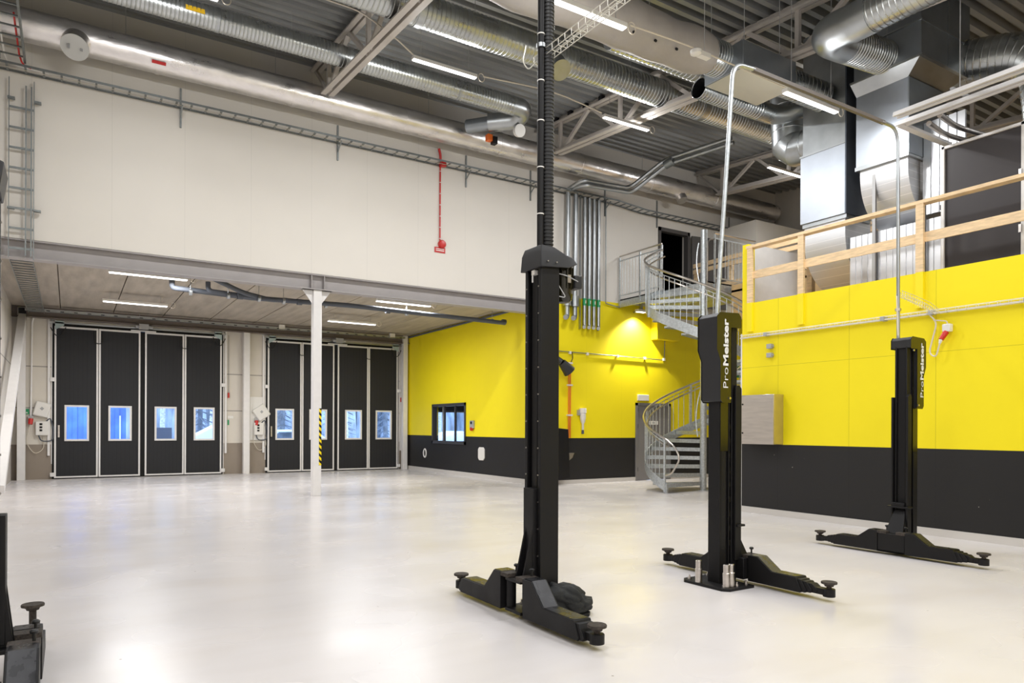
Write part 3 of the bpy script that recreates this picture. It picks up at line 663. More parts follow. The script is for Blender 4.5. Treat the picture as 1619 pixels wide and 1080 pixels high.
MB().sweep(fillet([(x0 + .17, LY - .09, 2.47), (x0 + .225, LY - .11, 2.38), (x0 + .17, LY - .09, 2.39)], .04), .004, 6).build('power_cable', m_greybox, mo)
MB().box(x0 - .004, LY - .02, 2.545, x0 + .03, LY + .02, 2.58).box(x0 - .006, LY + .0, 2.49, x0 + .0, LY + .012, 2.545).build('label_tag', m_whiteplast, T)
# anchor sleeves left on the plate
for (u, v) in ((.30, -.13), (.33, -.02)):
    tag(MB().lathe((x0 + u, LY + v, .026), [(.03, 0), (.03, .10), (.022, .105), (.022, .17), (.02, .175)], 16).build('steel_sleeve', m_steel), 'steel sleeve standing on the tall post base plate, ' + ('nearer the arm' if v < -.05 else 'behind the cloth'), 'sleeve', 'steel sleeves on the lift base plates')
# cloth heap
cl = bpy.data.meshes.new('cloth'); bm = bmesh.new(); bmesh.ops.create_icosphere(bm, subdivisions=5, radius=1)
from mathutils import noise as mnoise
for v in bm.verts:
    p = v.co.copy(); q = p + .35 * Vector((mnoise.noise(p * 2.1), mnoise.noise(p * 2.1 + Vector((5, 0, 0))), mnoise.noise(p * 2.1 + Vector((0, 7, 0)))))
    fold = abs(math.sin(4.2 * q.x + 3.1 * q.z + 1.5 * q.y)) ** .6 + .6 * abs(math.sin(7.5 * q.z - 5 * q.y + 2 * q.x)) ** .7
    k = .80 + .17 * fold + .22 * mnoise.noise(p * 1.3 + Vector((3, 1, 2)))
    z = p.z * .15 * k
    v.co = Vector((p.x * .175 * k + (.05 * max(0, p.x) if p.z < 0 else 0) - max(z, 0) * .35, p.y * .135 * k, max(z, -.085)))
for f in bm.faces: f.smooth = True
bm.to_mesh(cl); bm.free(); o = bpy.data.objects.new('cloth', cl); C.objects.link(o); cl.materials.append(m_cloth)
o.location = (x0 + .20, LY - .14, .112); tag(o, 'crumpled black cloth heaped on the tall post base plate', 'cloth')
# hose and pole above the tall post
t = thing('corrugated_hose', 'black corrugated hose rising from the tall lift post', 'hose', (3.06, LY, 2.75))
pts = []; rad = []; z = 2.72
while z < roof(LY) - .08:
    for dz, r in ((0, .042), (.006, .048), (.016, .048), (.022, .042)): pts.append((3.063, LY - .01, z + dz)); rad.append(r)
    z += .028
MB().sweep(pts, rad, 16).build('hose', m_rubberhose, t)
t = thing('cable_pole', 'slim black cable pole with white ties beside the corrugated hose', 'pole', (2.985, LY - .02, 2.75))
MB().cyl((2.992, LY - .02, 2.72), (2.992, LY - .02, roof(LY) - .05), .025, seg=12).build('pole', m_blackpaint, t)
for z in (3.35, 3.7, 4.0, 4.35, 4.7, 3.0): MB().cyl((2.992, LY - .02, z), (2.992, LY - .02, z + .008), .028, seg=12).build('cable_tie', m_whiteplast, t)
MB().cyl((2.992, LY - .02, 4.25), (2.992, LY - .02, 4.28), .036, seg=12).build('clamp', m_galv, t)
# wire tray from the pole towards the viewer
t = thing('wire_tray', 'white wire cable tray running up from the black pole across the bright lamp', 'cable tray', (3.08, 3.3, 4.22))
for xx, z in ((3.03, 4.26), (3.03, 4.21), (3.07, 4.21), (3.11, 4.21), (3.11, 4.26)):
    MB().cyl((xx, 4.56, z), (xx, 1.2, z), .0035, seg=6).build('long_wire', m_wire, t)
proto = None
for k in range(42):
    y = 4.54 - k * .08
    if proto is None: proto = MB().sweep([(3.03, y, 4.26), (3.03, y, 4.208), (3.11, y, 4.208), (3.11, y, 4.26)], .003, 6).build('cross_wire', m_wire, t)
    else:
        c = proto.copy(); C.objects.link(c); c.location = (0, -k * .08, 0)
MB().sweep(fillet([(3.03, 4.5, 4.21), (2.95, 4.5, 4.12), (2.9, 4.5, 4.17), (2.93, 4.5, 4.3)], .05), .005, 6).build('hook', m_wire, t)

# left post of lift 1, mostly outside the frame
TL = lift('black lift post cut off at the left edge of the view', -.303, -1, 2.64, 'tall', gx=.07, pad_up=.065)
MB().add([(x, y, z) for z, g_ in ((2.56, .0), (2.70, -.02)) for x, y in ((-.295 - g_, LY - .13), (-.295 - g_, LY + .14), (-.62, LY + .14), (-.62, LY - .13))] + [(-.40, LY, 2.78)],
         [(3, 2, 1, 0), (0, 1, 5, 4), (1, 2, 6, 5), (2, 3, 7, 6), (3, 0, 4, 7), (4, 5, 8), (5, 6, 8), (6, 7, 8), (7, 4, 8)]).build('top_cover', m_blackgrey, TL, .005)

# lift 2
def cover2(t, xf, s, lbl_side):
    """slim head cover with the lettered cheek facing the viewer; xf: carriage face x"""
    def U(u): return xf + s * u
    o0, o1 = (U(.0), U(.30))
    prof = [(U(-.0), 2.30), (U(-.0), 2.40), (U(.03), 2.435), (U(.27), 2.425), (U(.31), 2.39), (U(.31), 2.10), (U(.265), 2.0), (U(.265), 1.66), (U(.24), 1.63), (U(.13), 1.63), (U(.13), 2.30)]
    c = MB().prism(prof, 'y', LY - .115, LY - .112); c.prism(prof, 'y', LY + .11, LY + .113)
    n = len(prof); body = MB()
    body.prism([(U(.14), 1.64), (U(.25), 1.64), (U(.262), 1.67), (U(.262), 2.0), (U(.305), 2.1), (U(.305), 2.385), (U(.265), 2.42), (U(.03), 2.43), (U(.003), 2.398), (U(.003), 2.31), (U(.14), 2.31)], 'y', LY - .112, LY + .11)
    bo = body.build('head_cover', m_blackgrey, t, .006); c.build('cheek_plate', m_blackgloss, bo)
    for u, z in ((.05, 2.28), (.15, 1.67)): MB().cyl((U(u), LY - .115, z), (U(u), LY - .125, z), .012, seg=12).build('screw', m_steel, bo)
    return bo
m_letter = mat('white_lettering', (.8, .8, .8), .5)
for xc, s, lb in ((5.115, -1, 'middle lift post with lettered head cover, in front of the spiral stair'), (7.90, 1, 'right lift post with lettered head cover, standing before the right yellow wall')):
    t = lift(lb, xc, s, 2.33, 'low')
    bo = cover2(t, xc if s < 0 else xc, s, 0)
    xb = (xc - .172) if s < 0 else xc + .245           # baseline (letters read upwards)
    if s > 0: xb = xc + .252
    h = .135
    _, w1 = text('Pro', h, -.0012, (xb, LY - .117, 1.75), m_letter, t, sx=.66)
    _, w2 = text('Meister', h, .0042, (xb, LY - .117, 1.75 + w1 + .010), m_letter, t, sx=.66)
    for (u, v) in ((.28, -.22), (.22, -.22), (.33, .05)) if s < 0 else ():
        tag(MB().lathe((xc + s * u, LY + v + .02, .026), [(.032, 0), (.032, .12), (.027, .125), (.027, .19), (.023, .195)], 18).build('steel_sleeve', m_steel),
            'steel sleeve on the middle post base plate, ' + {.28: 'front centre', .22: 'front right of the pair', .33: 'left one by the column'}[u], 'sleeve', 'steel sleeves on the lift base plates')
# gooseneck conduit joining the two posts of lift 2
t = thing('overhead_conduit', 'pale gooseneck conduit rising from the middle post and crossing to the right post', 'conduit', (4.93, LY, 2.43))
MB().sweep(fillet([(4.925, LY, 2.42), (5.03, LY, 3.57), (5.13, LY, 4.74), (5.42, LY, 4.76)], .16, 8), .019, 12).build('left_riser', m_galvrail, t)
MB().bar((5.40, LY, 4.757), (7.55, LY, 4.757), .036, .036).build('cross_channel', m_brownchan, t)  # crossing lies in shade, put into its brown-grey colour
MB().sweep(fillet([(7.5, LY, 4.757), (7.81, LY, 4.757), (7.83, LY, 4.45), (7.85, LY, 2.42)], .22, 8), .019, 12).build('right_riser', m_galv, t)
MB().cyl((7.845, LY, 2.72), (7.845, LY, 2.75), .032, seg=12).build('clamp', m_steel, t)

# ------------------------------------------------------------------ spiral stair
SXc, SYc, R1 = 12.2, 11.3, 1.3
NT, A0, A1, RISE = 24, math.radians(547), math.radians(90), .19
DA = (A1 - A0) / NT
t = thing('spiral_stair', 'galvanised spiral stair rising to the upper landing', 'staircase', (SXc, SYc, 0))
def sp(a, r, z): return (SXc + r * math.cos(a), SYc + r * math.sin(a), z)
MB().cyl((SXc, SYc, 0), (SXc, SYc, 5.9), .075, seg=20).lathe((SXc, SYc, 0), [(.14, 0), (.14, .015), (.08, .02)], 20).build('centre_pole', m_galvrail, t)
for k in range(NT):
    a, b_ = A0 + DA * k, A0 + DA * (k + 1.12); z = RISE * (k + 1)
    m_ = MB(); n = 4; vs = []
    for zz_ in (z, z - .03):
        vs += [sp(a, .07, zz_), sp(b_, .07, zz_)] + [sp(b_ + (a - b_) * i / n, R1 - .02, zz_) for i in range(n + 1)]
    q = n + 3; m_.add(vs, [tuple(range(q)), tuple(range(2 * q - 1, q - 1, -1))] + [(i, (i + 1) % q, q + (i + 1) % q, q + i) for i in range(q)])
    m_.bar(sp(a, .07, z - .03), sp(a, R1 - .02, z - .03), .012, .085); m_.bar(sp(b_, .07, z - .02), sp(b_, R1 - .02, z - .02), .01, .05)
    m_.build('tread', m_galvrail, t)
def helix(r, dz, a_from=0.0, a_to=1.0, n=150): return [sp(A0 + (A1 - A0) * (a_from + (a_to - a_from) * i / n), r, dz + RISE * NT * (a_from + (a_to - a_from) * i / n)) for i in range(n + 1)]
def strip(r, dz0, dz1, a0=0, a1=1, n=120, th=.008):
    m_ = MB(); vs = []
    for i in range(n + 1):
        f = a0 + (a1 - a0) * i / n; a = A0 + (A1 - A0) * f; z = RISE * NT * f
        vs += [sp(a, r, z + dz0), sp(a, r, z + dz1), sp(a, r + th, z + dz1), sp(a, r + th, z + dz0)]
    return m_.add(vs, [(4 * i + j, 4 * i + (j + 1) % 4, 4 * i + 4 + (j + 1) % 4, 4 * i + 4 + j) for i in range(n) for j in range(4)] + [(0, 1, 2, 3), (4 * n + 3, 4 * n + 2, 4 * n + 1, 4 * n)], True)
strip(R1, .02, .24).build('stringer', m_galvrail, t)
MB().sweep(helix(R1 + .03, 1.17), .025, 8).build('handrail', m_steel, t)
MB().sweep(helix(R1 - .05, 1.0, 0, 1), .019, 8).build('lower_handrail', m_steel, t)
MB().sweep(helix(R1 + .004, 1.08), .010, 6).build('top_rail', m_galvrail, t)
MB().sweep(helix(.16, 1.08, .03, 1.0), .016, 8).build('inner_handrail', m_galvrail, t)
nb = 76
for k in range(nb):
    f = (k + .5) / nb; a = A0 + (A1 - A0) * f; z = RISE * NT * f
    MB().cyl(sp(a, R1 + .004, z + .2), sp(a, R1 + .004, z + 1.08), .008, seg=6, caps=False).build('baluster', m_galvrail, t)
for k in range(0, 8):
    f = .004 + k / 7 * .99; a = A0 + (A1 - A0) * f; z = RISE * NT * f
    MB().bar(sp(a, R1 + .015, z + .0), sp(a, R1 + .015, z + 1.15), .045, .03, (math.cos(a), math.sin(a), 0)).build('rail_post', m_galvrail, t)
# start of the rail: drop loop and foot
s0 = sp(A0, R1 + .03, 1.17); tx, ty = math.sin(A0), -math.cos(A0)
MB().sweep(fillet([s0, (s0[0] - tx * .25, s0[1] - ty * .25, 1.0), (s0[0] - tx * .38, s0[1] - ty * .38, .75), (s0[0] - tx * .15, s0[1] - ty * .15, .42), (s0[0], s0[1], .38)], .12), .02, 8).build('rail_loop', m_steel, t)
MB().bar(sp(A0, R1, 0), sp(A0, R1, .2), .05, .05).build('foot', m_galvrail, t)
# landing
LZ = 4.76
ld = thing('stair_landing', 'galvanised landing with railings in front of the upper doorway', 'landing', (SXc, PY, LZ))
MB().box(SXc, SYc, LZ - .03, 14.9, PY, LZ).box(SXc, SYc, LZ - .2, SXc + .02, PY, LZ).box(SXc, SYc, LZ - .2, 14.9, SYc + .02, LZ).box(13.4, SYc, LZ - .18, 13.44, PY, LZ - .03).build('deck', m_galvrail, ld)
def railing(root, a, b_, z, h=1.1, posts=3, nb=8, mtl=None, hand=True):
    a, b_ = Vector((*a, z)), Vector((*b_, z)); U = Vector((0, 0, 1))
    MB().sweep([a + U * (h + .03), b_ + U * (h + .03)], .021, 8).build('handrail', m_steel, root)
    MB().bar(a + U * (h - .09), b_ + U * (h - .09), .012, .03).build('top_rail', m_galvrail, root)
    MB().bar(a + U * .10, b_ + U * .10, .012, .03).build('bottom_rail', m_galvrail, root)
    for k in range(posts):
        p = a.lerp(b_, k / (posts - 1)); MB().bar(p - U * .15, p + U * h, .045, .03).build('rail_post', m_galvrail, root)
    for k in range(1, nb):
        p = a.lerp(b_, k / nb); MB().cyl(p + U * .1, p + U * (h - .09), .0065, seg=6, caps=False).build('baluster', m_galvrail, root)
railing(ld, (SXc, PY - .05), (SXc, SYc + R1 + .05), LZ, posts=3, nb=14)
railing(ld, (SXc + .35, SYc), (SXc + 1.75, SYc), LZ, posts=2, nb=12)
MB().sweep(fillet([(SXc + .35, SYc, LZ + 1.0), (SXc + .12, SYc, LZ + .95), (SXc + .1, SYc, LZ - .1)], .15), .018, 8).build('rail_loop', m_steel, ld)
# wooden walkway from the landing to the mezzanine with its rails
wk = thing('wooden_walkway', 'pine walkway with rails behind the spiral stair', 'walkway', (13.6, 9.6, 3.34))
MB().box(13.0, 8.3, 4.55, 14.6, 11.2, 4.72).build('deck', m_woodfloor, wk)
MB().box(13.0, 8.3, 3.9, 13.05, 11.2, 4.6).build('side_board', m_woodfloor, wk)
for y in (8.4, 9.8, 11.1, 12.5, 13.7):
    MB().box(14.5, y, 0 if y < 11.2 else 4.76, 14.6, y + .1, 5.75).build('post', m_wood, wk)
for z in (5.12, 5.62, 5.78): MB().box(14.47, 8.3, z, 14.5, 13.8, z + .11).build('rail', m_wood, wk)
for x in (13.0,): MB().box(x, 8.35, 0, x + .1, 8.45, 4.6).build('post', m_wood, wk)

# ------------------------------------------------------------------ wooden railing on the parapet
wr = thing('wooden_railing', 'pine railing above the right yellow wall', 'railing', (RX, 4.0, 3.5))
for i, y in enumerate((7.90, 6.93, 5.12, 3.3, 1.5, -.3, -2.1, -4.0)):
    MB().box(RX - .045, y - .05, 3.5, RX, y + .05, 4.41).build('post', m_wood, wr)
    MB().box(RX - .045, y - .05, 3.02, RX, y + .05, 3.5).build('painted_post_foot', m_yellow, wr)
MB().box(RX - .05, -6.9, 4.41, RX + .09, 7.97, 4.455).build('top_rail', m_wood, wr)
MB().box(RX + .0, -6.9, 3.90, RX + .022, 7.95, 4.03).build('mid_rail', m_wood, wr)
wr2 = thing('rear_wooden_railing', 'short pine rail on the far side of the mezzanine by the white screen', 'railing', (11.3, 7.9, 3.34))
MB().box(11.2, 7.85, 3.34, 11.3, 7.95, 4.95).build('post', m_wood, wr2); MB().box(11.2, 7.9, 4.75, 14.5, 7.95, 4.85).build('rail', m_wood, wr2)

# wire tray along the yellow wall
t = thing('wall_wire_tray', 'white wire tray running along the right yellow wall', 'cable tray', (RX - .07, 1, 2.9))
for xx, z in ((RX - .02, 2.965), (RX - .02, 2.915), (RX - .055, 2.915), (RX - .085, 2.915), (RX - .085, 2.965)):
    MB().cyl((xx, 8.06, z), (xx, -6.8, z), .0035, seg=5).build('long_wire', m_wire, t)
MB().box(RX - .08, -6.8, 2.92, RX - .03, 8.06, 2.935).build('cable_bundle', m_cable, t)
proto = None
for k in range(96):
    if proto is None: proto = MB().sweep([(RX - .02, 8.0, 2.965), (RX - .02, 8.0, 2.912), (RX - .085, 8.0, 2.912), (RX - .085, 8.0, 2.965)], .003, 5).build('cross_wire', m_wire, t)
    else: c = proto.copy(); C.objects.link(c); c.location = (0, -.12 * k, 0)
for y in (7.55, 5.6, 4.95, 3.85, 2.8): MB().box(RX - .095, y - .03, 2.905, RX, y + .03, 2.96).build('bracket', m_greybox, t)
t = thing('tray_branch', 'short wire tray branch from the yellow wall to the right lift conduit', 'cable tray', (8.7, 4.7, 2.9))
for dy, z in ((-.03, 2.95), (-.03, 2.9), (.03, 2.9), (.03, 2.95)):
    MB().sweep([(RX - .09, 4.86 + dy, z), (8.9, 4.64 + dy, z), (8.2, 4.48 + dy, z), (7.88, 4.42 + dy, z)], .0035, 5).build('long_wire', m_wire, t)
for k in range(16):
    f = k / 16; x = 7.9 + 1.65 * f; y = 4.42 + .44 * f
    MB().sweep([(x, y - .03, 2.95), (x, y - .03, 2.9), (x, y + .03, 2.9), (x, y + .03, 2.95)], .003, 5).build('cross_wire', m_wire, t)
MB().sweep(fillet([(7.87, 4.44, 2.92), (7.80, 4.4, 2.86), (7.79, 4.38, 2.44)], .05), .007, 6).build('hanging_cable', m_cable, t)
# hanging red socket and its cable
t = thing('hanging_socket', 'white box with red socket hanging by a cream cable on the right yellow wall', 'socket', (RX - .08, 4.82, 2.6))
MB().box(RX - .10, 4.70, 2.66, RX - .02, 4.80, 2.76).build('socket_box', m_whiteplast, t, .01)
MB().cyl((RX - .07, 4.76, 2.66), (RX - .12, 4.80, 2.56), .036, .03, seg=16).build('socket', m_red, t)
MB().cyl((RX - .12, 4.80, 2.56), (RX - .13, 4.81, 2.51), .024, .014, seg=12).build('plug', m_whiteplast, t)
MB().sweep(fillet([(RX - .13, 4.81, 2.51), (RX - .12, 4.86, 2.33), (RX - .08, 4.97, 2.40), (RX - .06, 4.88, 2.80), (RX - .07, 4.98, 2.92)], .1), .010, 8).build('cable', m_cable, t)
MB().sweep(fillet([(RX - .06, 4.75, 2.76), (RX - .06, 4.76, 2.80), (RX - .07, 4.92, 2.83)], .03), .008, 8).build('cable', m_cable, t)
# stainless cabinet, two grey boxes on the wall
t = thing('stainless_cabinet', 'stainless steel wall cabinet on the right yellow wall beside the corner', 'cabinet', (9.4, 7.5, 1.2))
cb = MB().box(9.42, 7.26, 1.15, RX, 7.95, 1.95).build('body', mat('stainless_side', (.60, .53, .38), .3, .85, noise=.08, nscale=5), t, .004)
dr = MB().box(9.405, 7.262, 1.152, 9.419, 7.948, 1.948).build('door', m_steel, t, .003)
for z in (1.33, 1.80): MB().cyl((9.405, 7.86, z), (9.397, 7.86, z), .014, seg=10).build('lock', m_blackpaint, dr)
for i, z in enumerate((2.70, 2.555)):
    t = thing('wall_junction_box', ('upper' if i == 0 else 'lower') + ' small grey box on the right yellow wall near the corner', 'box', (RX - .05, 7.5, z), 'small grey wall boxes')
    MB().box(RX - .07, 7.45, z, RX, 7.54, z + .075).build('box_body', m_greybox, t, .006)
    MB().cyl((RX - .035, 7.45, z + .035), (RX - .035, 7.42, z + .035), .012, seg=8).build('cable_gland', m_greybox, t)
# first-aid sign beyond the stair
t = thing('first_aid_sign', 'green sign with a white cross behind the middle lift post', 'sign', (14.5, 12.42, 2.75))
MB().box(14.30, 12.40, 2.72, 14.80, 12.42, 3.05).build('plate', m_green, t)
MB().box(14.53, 12.393, 2.77, 14.61, 12.3995, 3.0).box(14.46, 12.393, 2.845, 14.68, 12.3995, 2.925).build('cross', m_whiteplast, t)
MB().cyl((14.55, 12.42, 3.05), (14.55, 12.42, 4.73), .008, seg=6).build('hanger', m_greybox, t)
#PART3
# ------------------------------------------------------------------ ducts
def duct(name, path, r, label, m_=None, pitch=.075, ridge=.005, cat='duct', seg=30, group='spiral ducts'):
    t = thing(name, label, cat, tuple(path[0]), group)
    ridged(MB(), path, r, pitch, ridge, seg).build('duct_run', m_ or m_spiral, t, sharp=20)
    return t
def band(t, p, d, r, w=.06, m_=None):
    p = Vector(p); d = Vector(d).normalized(); MB().cyl(p - d * w / 2, p + d * w / 2, r, seg=28).build('coupling', m_ or m_galv, t)
# A: slim duct near the back wall
def line_y(y, z, xs): return [(x, y, z) for x in xs]
A = thing('spiral_duct', 'slim spiral duct nearest the back wall, ending in an elbow with an orange actuator', 'duct', (-3.9, 12.25, 8.0), 'spiral ducts')
ridged(MB(), [(-3.9, 12.25, 7.98), (7.65, 12.25, 7.98)], .18, .06, .005, 30).build('duct_run', m_spiral, A, sharp=20)
MB().sweep(fillet([(7.6, 12.25, 7.98), (7.95, 12.25, 7.98), (7.95, 12.55, 7.86), (7.5, 12.95, 7.84)], .28, 8), .185, 24).build('elbow', m_galv, A)
MB().sweep([(7.55, 12.9, 7.84), (7.2, 13.35, 7.84)], .14, 20).build('branch', m_box, A)
ac = MB().box(7.50, 12.98, 7.50, 7.62, 13.1, 7.64).build('actuator', m_orange, A, .01)
MB().box(7.62, 12.95, 7.45, 7.72, 13.08, 7.60).build('actuator_housing', m_blackpaint, ac)
MB().cyl((7.95, 12.5, 7.62), (7.95, 12.42, 7.60), .13, seg=20).build('end_cap', m_whiteplast, A)
for x in (-.2, 2.0, 4.2, 6.4): band(A, (x, 12.25, 7.98), (1, 0, 0), .187)
for x in (.6, 3.2, 6.2): MB().cyl((x, 12.25, 8.16), (x, 12.25, roof(12.25)), .005, seg=6).build('hanger_rod', m_greybox, A)
MB().box(1.52, 12.065, 7.92, 1.80, 12.075, 7.99).build('pipe_label', m_yellowlabel, A)
# B: large duct in the middle
B = thing('spiral_duct', 'large spiral duct through all trusses, ending in a white cap with a red mark', 'duct', (-3.9, 9.95, 7.79), 'spiral ducts')
ridged(MB(), [(-3.9, 9.95, 7.79), (13.2, 9.95, 7.79)], .24, .075, .005, 30).build('duct_run', m_spiral, B, sharp=20)
for x in (4.5, 6.9, 10.6, 13.1): band(B, (x, 9.95, 7.79), (1, 0, 0), .252, .1)
MB().cyl((6.95, 9.9, 7.72), (6.95, 9.62, 7.40), .17, .165, seg=24).build('saddle_branch', m_galv, B)
MB().cyl((6.95, 9.62, 7.40), (6.95, 9.60, 7.38), .175, seg=24).build('end_cap', m_galv, B)
MB().cyl((12.75, 9.72, 7.72), (12.62, 9.40, 7.62), .2, seg=24).build('saddle_branch', m_galv, B)
ec = MB().cyl((12.62, 9.40, 7.62), (12.61, 9.38, 7.615), .205, seg=24).build('end_cap', m_whiteplast, B)
MB().bar((12.52, 9.372, 7.61), (12.70, 9.372, 7.61), .012, .06).build('red_mark', m_red, ec)
for x in (1.5, 5.5, 8.8, 11.5): MB().cyl((x, 9.95, 8.02), (x, 9.95, roof(9.95)), .005, seg=6).build('hanger_rod', m_greybox, B)
# saddle outlet like a bell left of the hose
# C: wrapped duct into the silencer box
Cd = thing('wrapped_duct', 'wide pale wrapped duct leading to the grey silencer box', 'duct', (-3.9, 7.42, 6.95))
P = []; R_ = []; x = -3.9
while x < 7.85:
    P.append((x, 7.42 + .01 * math.sin(3 * x), 6.95 + .008 * math.sin(5 * x))); R_.append(.315 + .012 * math.sin(4.1 * x) + .006 * math.sin(11 * x)); x += .12
P += [(7.97, 7.42, 6.97), (8.03, 7.42, 6.98)]; R_ += [.28, .262]
MB().sweep(P, R_, 36).build('wrap', m_wrap, Cd)
ridged(MB(), [(7.95, 7.42, 6.98), (8.35, 7.42, 6.98)], .25, .055, .005, 30).build('duct_run', m_spiral, Cd, sharp=20)
for k in range(22): MB().cyl((-1.2 + k * .4, 7.20, 6.73), (-1.2 + k * .4, 7.178, 6.708), .018, seg=8).build('pin', m_dark, Cd)
for x in (5.0, 6.9): MB().cyl((x, 7.42, 7.25), (x, 7.42, roof(7.42)), .005, seg=6).build('hanger_rod', m_greybox, Cd)
bx_ = thing('silencer_box', 'blue grey rectangular silencer box at the end of the wrapped duct', 'duct box', (9.1, 7.35, 6.7))
MB().box(8.33, 6.98, 6.70, 9.55, 7.72, 7.10).build('box_body', m_box, bx_, .006)
for x, y in ((8.4, 7.02), (9.2, 7.02), (8.4, 7.65)): MB().cyl((x, y, 7.10), (x, y, roof(y)), .005, seg=6).build('hanger_rod', m_greybox, bx_)
MB().box(8.35, 7.0, 6.692, 9.53, 7.70, 6.70).build('bottom_plate', mat('pale_bottom_plate', (.52, .50, .42), .45, .3), bx_)
duct('spiral_duct', fillet([(9.55, 7.30, 6.96), (9.85, 7.30, 6.96), (10.5, 7.15, 6.85)], .2), .22, 'short spiral duct between the silencer box and the left vertical duct', pitch=.08)
duct('spiral_duct', [(6.9, 8.25, 7.28), (8.9, 8.25, 7.28)], .17, 'spiral duct half hidden behind the wrapped duct', pitch=.09)
# D: open ended spiral duct
D = thing('open_duct', 'open ended spiral duct with a dark mouth under the silencer box', 'duct', (8.45, 7.95, 6.8))
ridged(MB(), [(8.45, 7.95, 6.8), (9.9, 7.95, 6.8)], .155, .06, .004, 30, caps=False).build('duct_run', m_spiral, D, sharp=20)
MB().sweep(fillet([(9.85, 7.95, 6.8), (10.35, 7.95, 6.8), (10.75, 7.65, 6.95), (11.0, 7.4, 6.98)], .25, 8), .16, 24).build('elbow', m_spiral, D)
MB().sweep([(8.47, 7.95, 6.8), (8.9, 7.95, 6.8)], [.145, .145], 24, caps=False).build('shade_sleeve', m_dark, D)  # black lining stands in for the shade inside the mouth
MB().cyl((8.9, 7.95, 6.8), (8.91, 7.95, 6.8), .146, seg=24).build('shade_disc', m_dark, D)  # black disc ends the painted shade of the mouth
# foil insulated duct along the wall
F = thing('foil_duct', 'foil wrapped insulated duct running along the top of the back wall', 'duct', (-3.9, 13.78, 7.84))
P = []; R_ = []; x = -3.9
while x < 18:
    P.append((x, 13.80, 7.84)); R_.append(.253 + .0015 * math.sin(9 * x)); x += .15
MB().sweep(P, R_, 36).build('insulation', m_foil, F)
for x in (-.1, 1.25, 3.6, 5.9, 8.2, 10.5, 12.8, 15.2): MB().cyl((x, 13.80, 7.84), (x + .07, 13.80, 7.84), .262, seg=36).build('foil_tape', m_foil, F)
cp = MB().cyl((.08, 13.66, 7.70), (.06, 13.50, 7.55), .215, .20, seg=28).build('access_collar', m_foil, F)
MB().cyl((.06, 13.50, 7.55), (.055, 13.48, 7.53), .205, seg=28).build('access_lid', mat('light_grey_lid', (.55, .55, .53), .45), cp)
for s_ in (-.09, .09): MB().box(.06 + s_ - .018, 13.455, 7.49, .06 + s_ + .018, 13.48, 7.56).build('latch', m_greybox, cp)
MB().cyl((13.9, 13.70, 7.62), (13.9, 13.64, 7.50), .14, seg=20).build('inspection_stub', m_foil, F)
for x in (.8, 3.3, 6.5, 9.3, 12.6, 15.9): MB().cyl((x, 13.8, 8.08), (x, 13.8, roof(13.8)), .005, seg=6).build('hanger_rod', m_greybox, F)
MB().bar((1.18, 13.555, 7.66), (1.40, 13.555, 7.66), .008, .055, (0, -.7, .7)).build('red_label', m_red, F)
# ------------------------------------------------------------------ big vertical ducts and plant on the mezzanine
def curve_prof(xf, zc, R, xe, ztop, thick, n=10):
    """side outline (x,z) of a duct coming down its face xf and turning to +x"""
    out = [(xf, ztop)] + [(xf + R - R * math.cos(a), zc - R * math.sin(a)) for a in [PI / 2 * k / n for k in range(n + 1)]]
    out += [(xe, zc - R), (xe, zc - R + thick), (xf + R, zc - R + thick)]
    r_ = max(.1, R - thick)
    out += [(xf + R - r_ * math.cos(a), zc - r_ * math.sin(a)) for a in [PI / 2 * k / n for k in range(n, -1, -1)]][1:]
    out += [(xf + R - r_, ztop)]
    return out
t = thing('vertical_duct', 'left vertical rectangular duct curving into the plant', 'duct', (10.5, 7.2, 3.34), 'rectangular plant ducts')
MB().prism([(10.5, 4.86), (11.25, 4.86), (11.25, 6.0), (10.5, 6.0)], 'y', 6.76, 7.58).build('lower_section', m_ahuwhite, t)
MB().box(10.52, 6.78, 6.0, 11.25, 7.55, 8.0).build('upper_section', m_galv, t)
MB().box(10.48, 6.735, 4.85, 11.28, 6.758, 8.0).build('side_panel', mat('shaded_galvanised_side', (.11, .125, .15), .42, .7, noise=.05), t)  # side away from the light, its shade put into a darker sheet colour
MB().prism(curve_prof(10.56, 4.55, .80, 12.4, 4.80, .75), 'y', 6.80, 7.54).build('elbow', m_ribbed, t)
MB().box(10.53, 6.76, 4.79, 11.2, 7.56, 4.86).build('flange', m_galv, t); MB().box(10.49, 6.75, 5.98, 11.2, 7.59, 6.01).build('flange', m_galv, t)
t2 = thing('vertical_duct', 'right vertical rectangular duct with the brightest panel, curving into the plant', 'duct', (10.5, 6.1, 3.34), 'rectangular plant ducts')
MB().box(10.5, 5.77, 5.52, 11.5, 6.58, 6.62).build('lower_section', m_ahuwhite, t2)
MB().box(10.495, 5.75, 5.50, 11.55, 5.768, 6.62).build('side_panel', m_box, t2)
MB().prism(curve_prof(10.56, 5.36, .80, 12.6, 5.50, .75), 'y', 5.80, 6.55).build('elbow', m_ribbed, t2)
MB().box(10.50, 5.76, 5.46, 11.4, 6.60, 5.52).build('flange', m_galv, t2)
t3 = thing('plenum_box', 'large galvanised plenum above the right vertical duct', 'duct box', (11, 6.0, 6.6), 'rectangular plant ducts')
MB().box(10.37, 5.51, 6.80, 11.75, 6.54, 7.92).build('box_body', m_box, t3)
MB().add([(x, y, z) for z, e in ((6.62, 0), (6.80, .13)) for x, y in ((10.5 - e, 5.77 - e * 1.9), (10.5 - e, 6.58 + e * .2), (11.5 + e, 6.58 + e * .2), (11.5 + e, 5.77 - e * 1.9))], [(3, 2, 1, 0), (4, 5, 6, 7), (0, 1, 5, 4), (1, 2, 6, 5), (2, 3, 7, 6), (3, 0, 4, 7)]).build('taper', m_galv, t3)
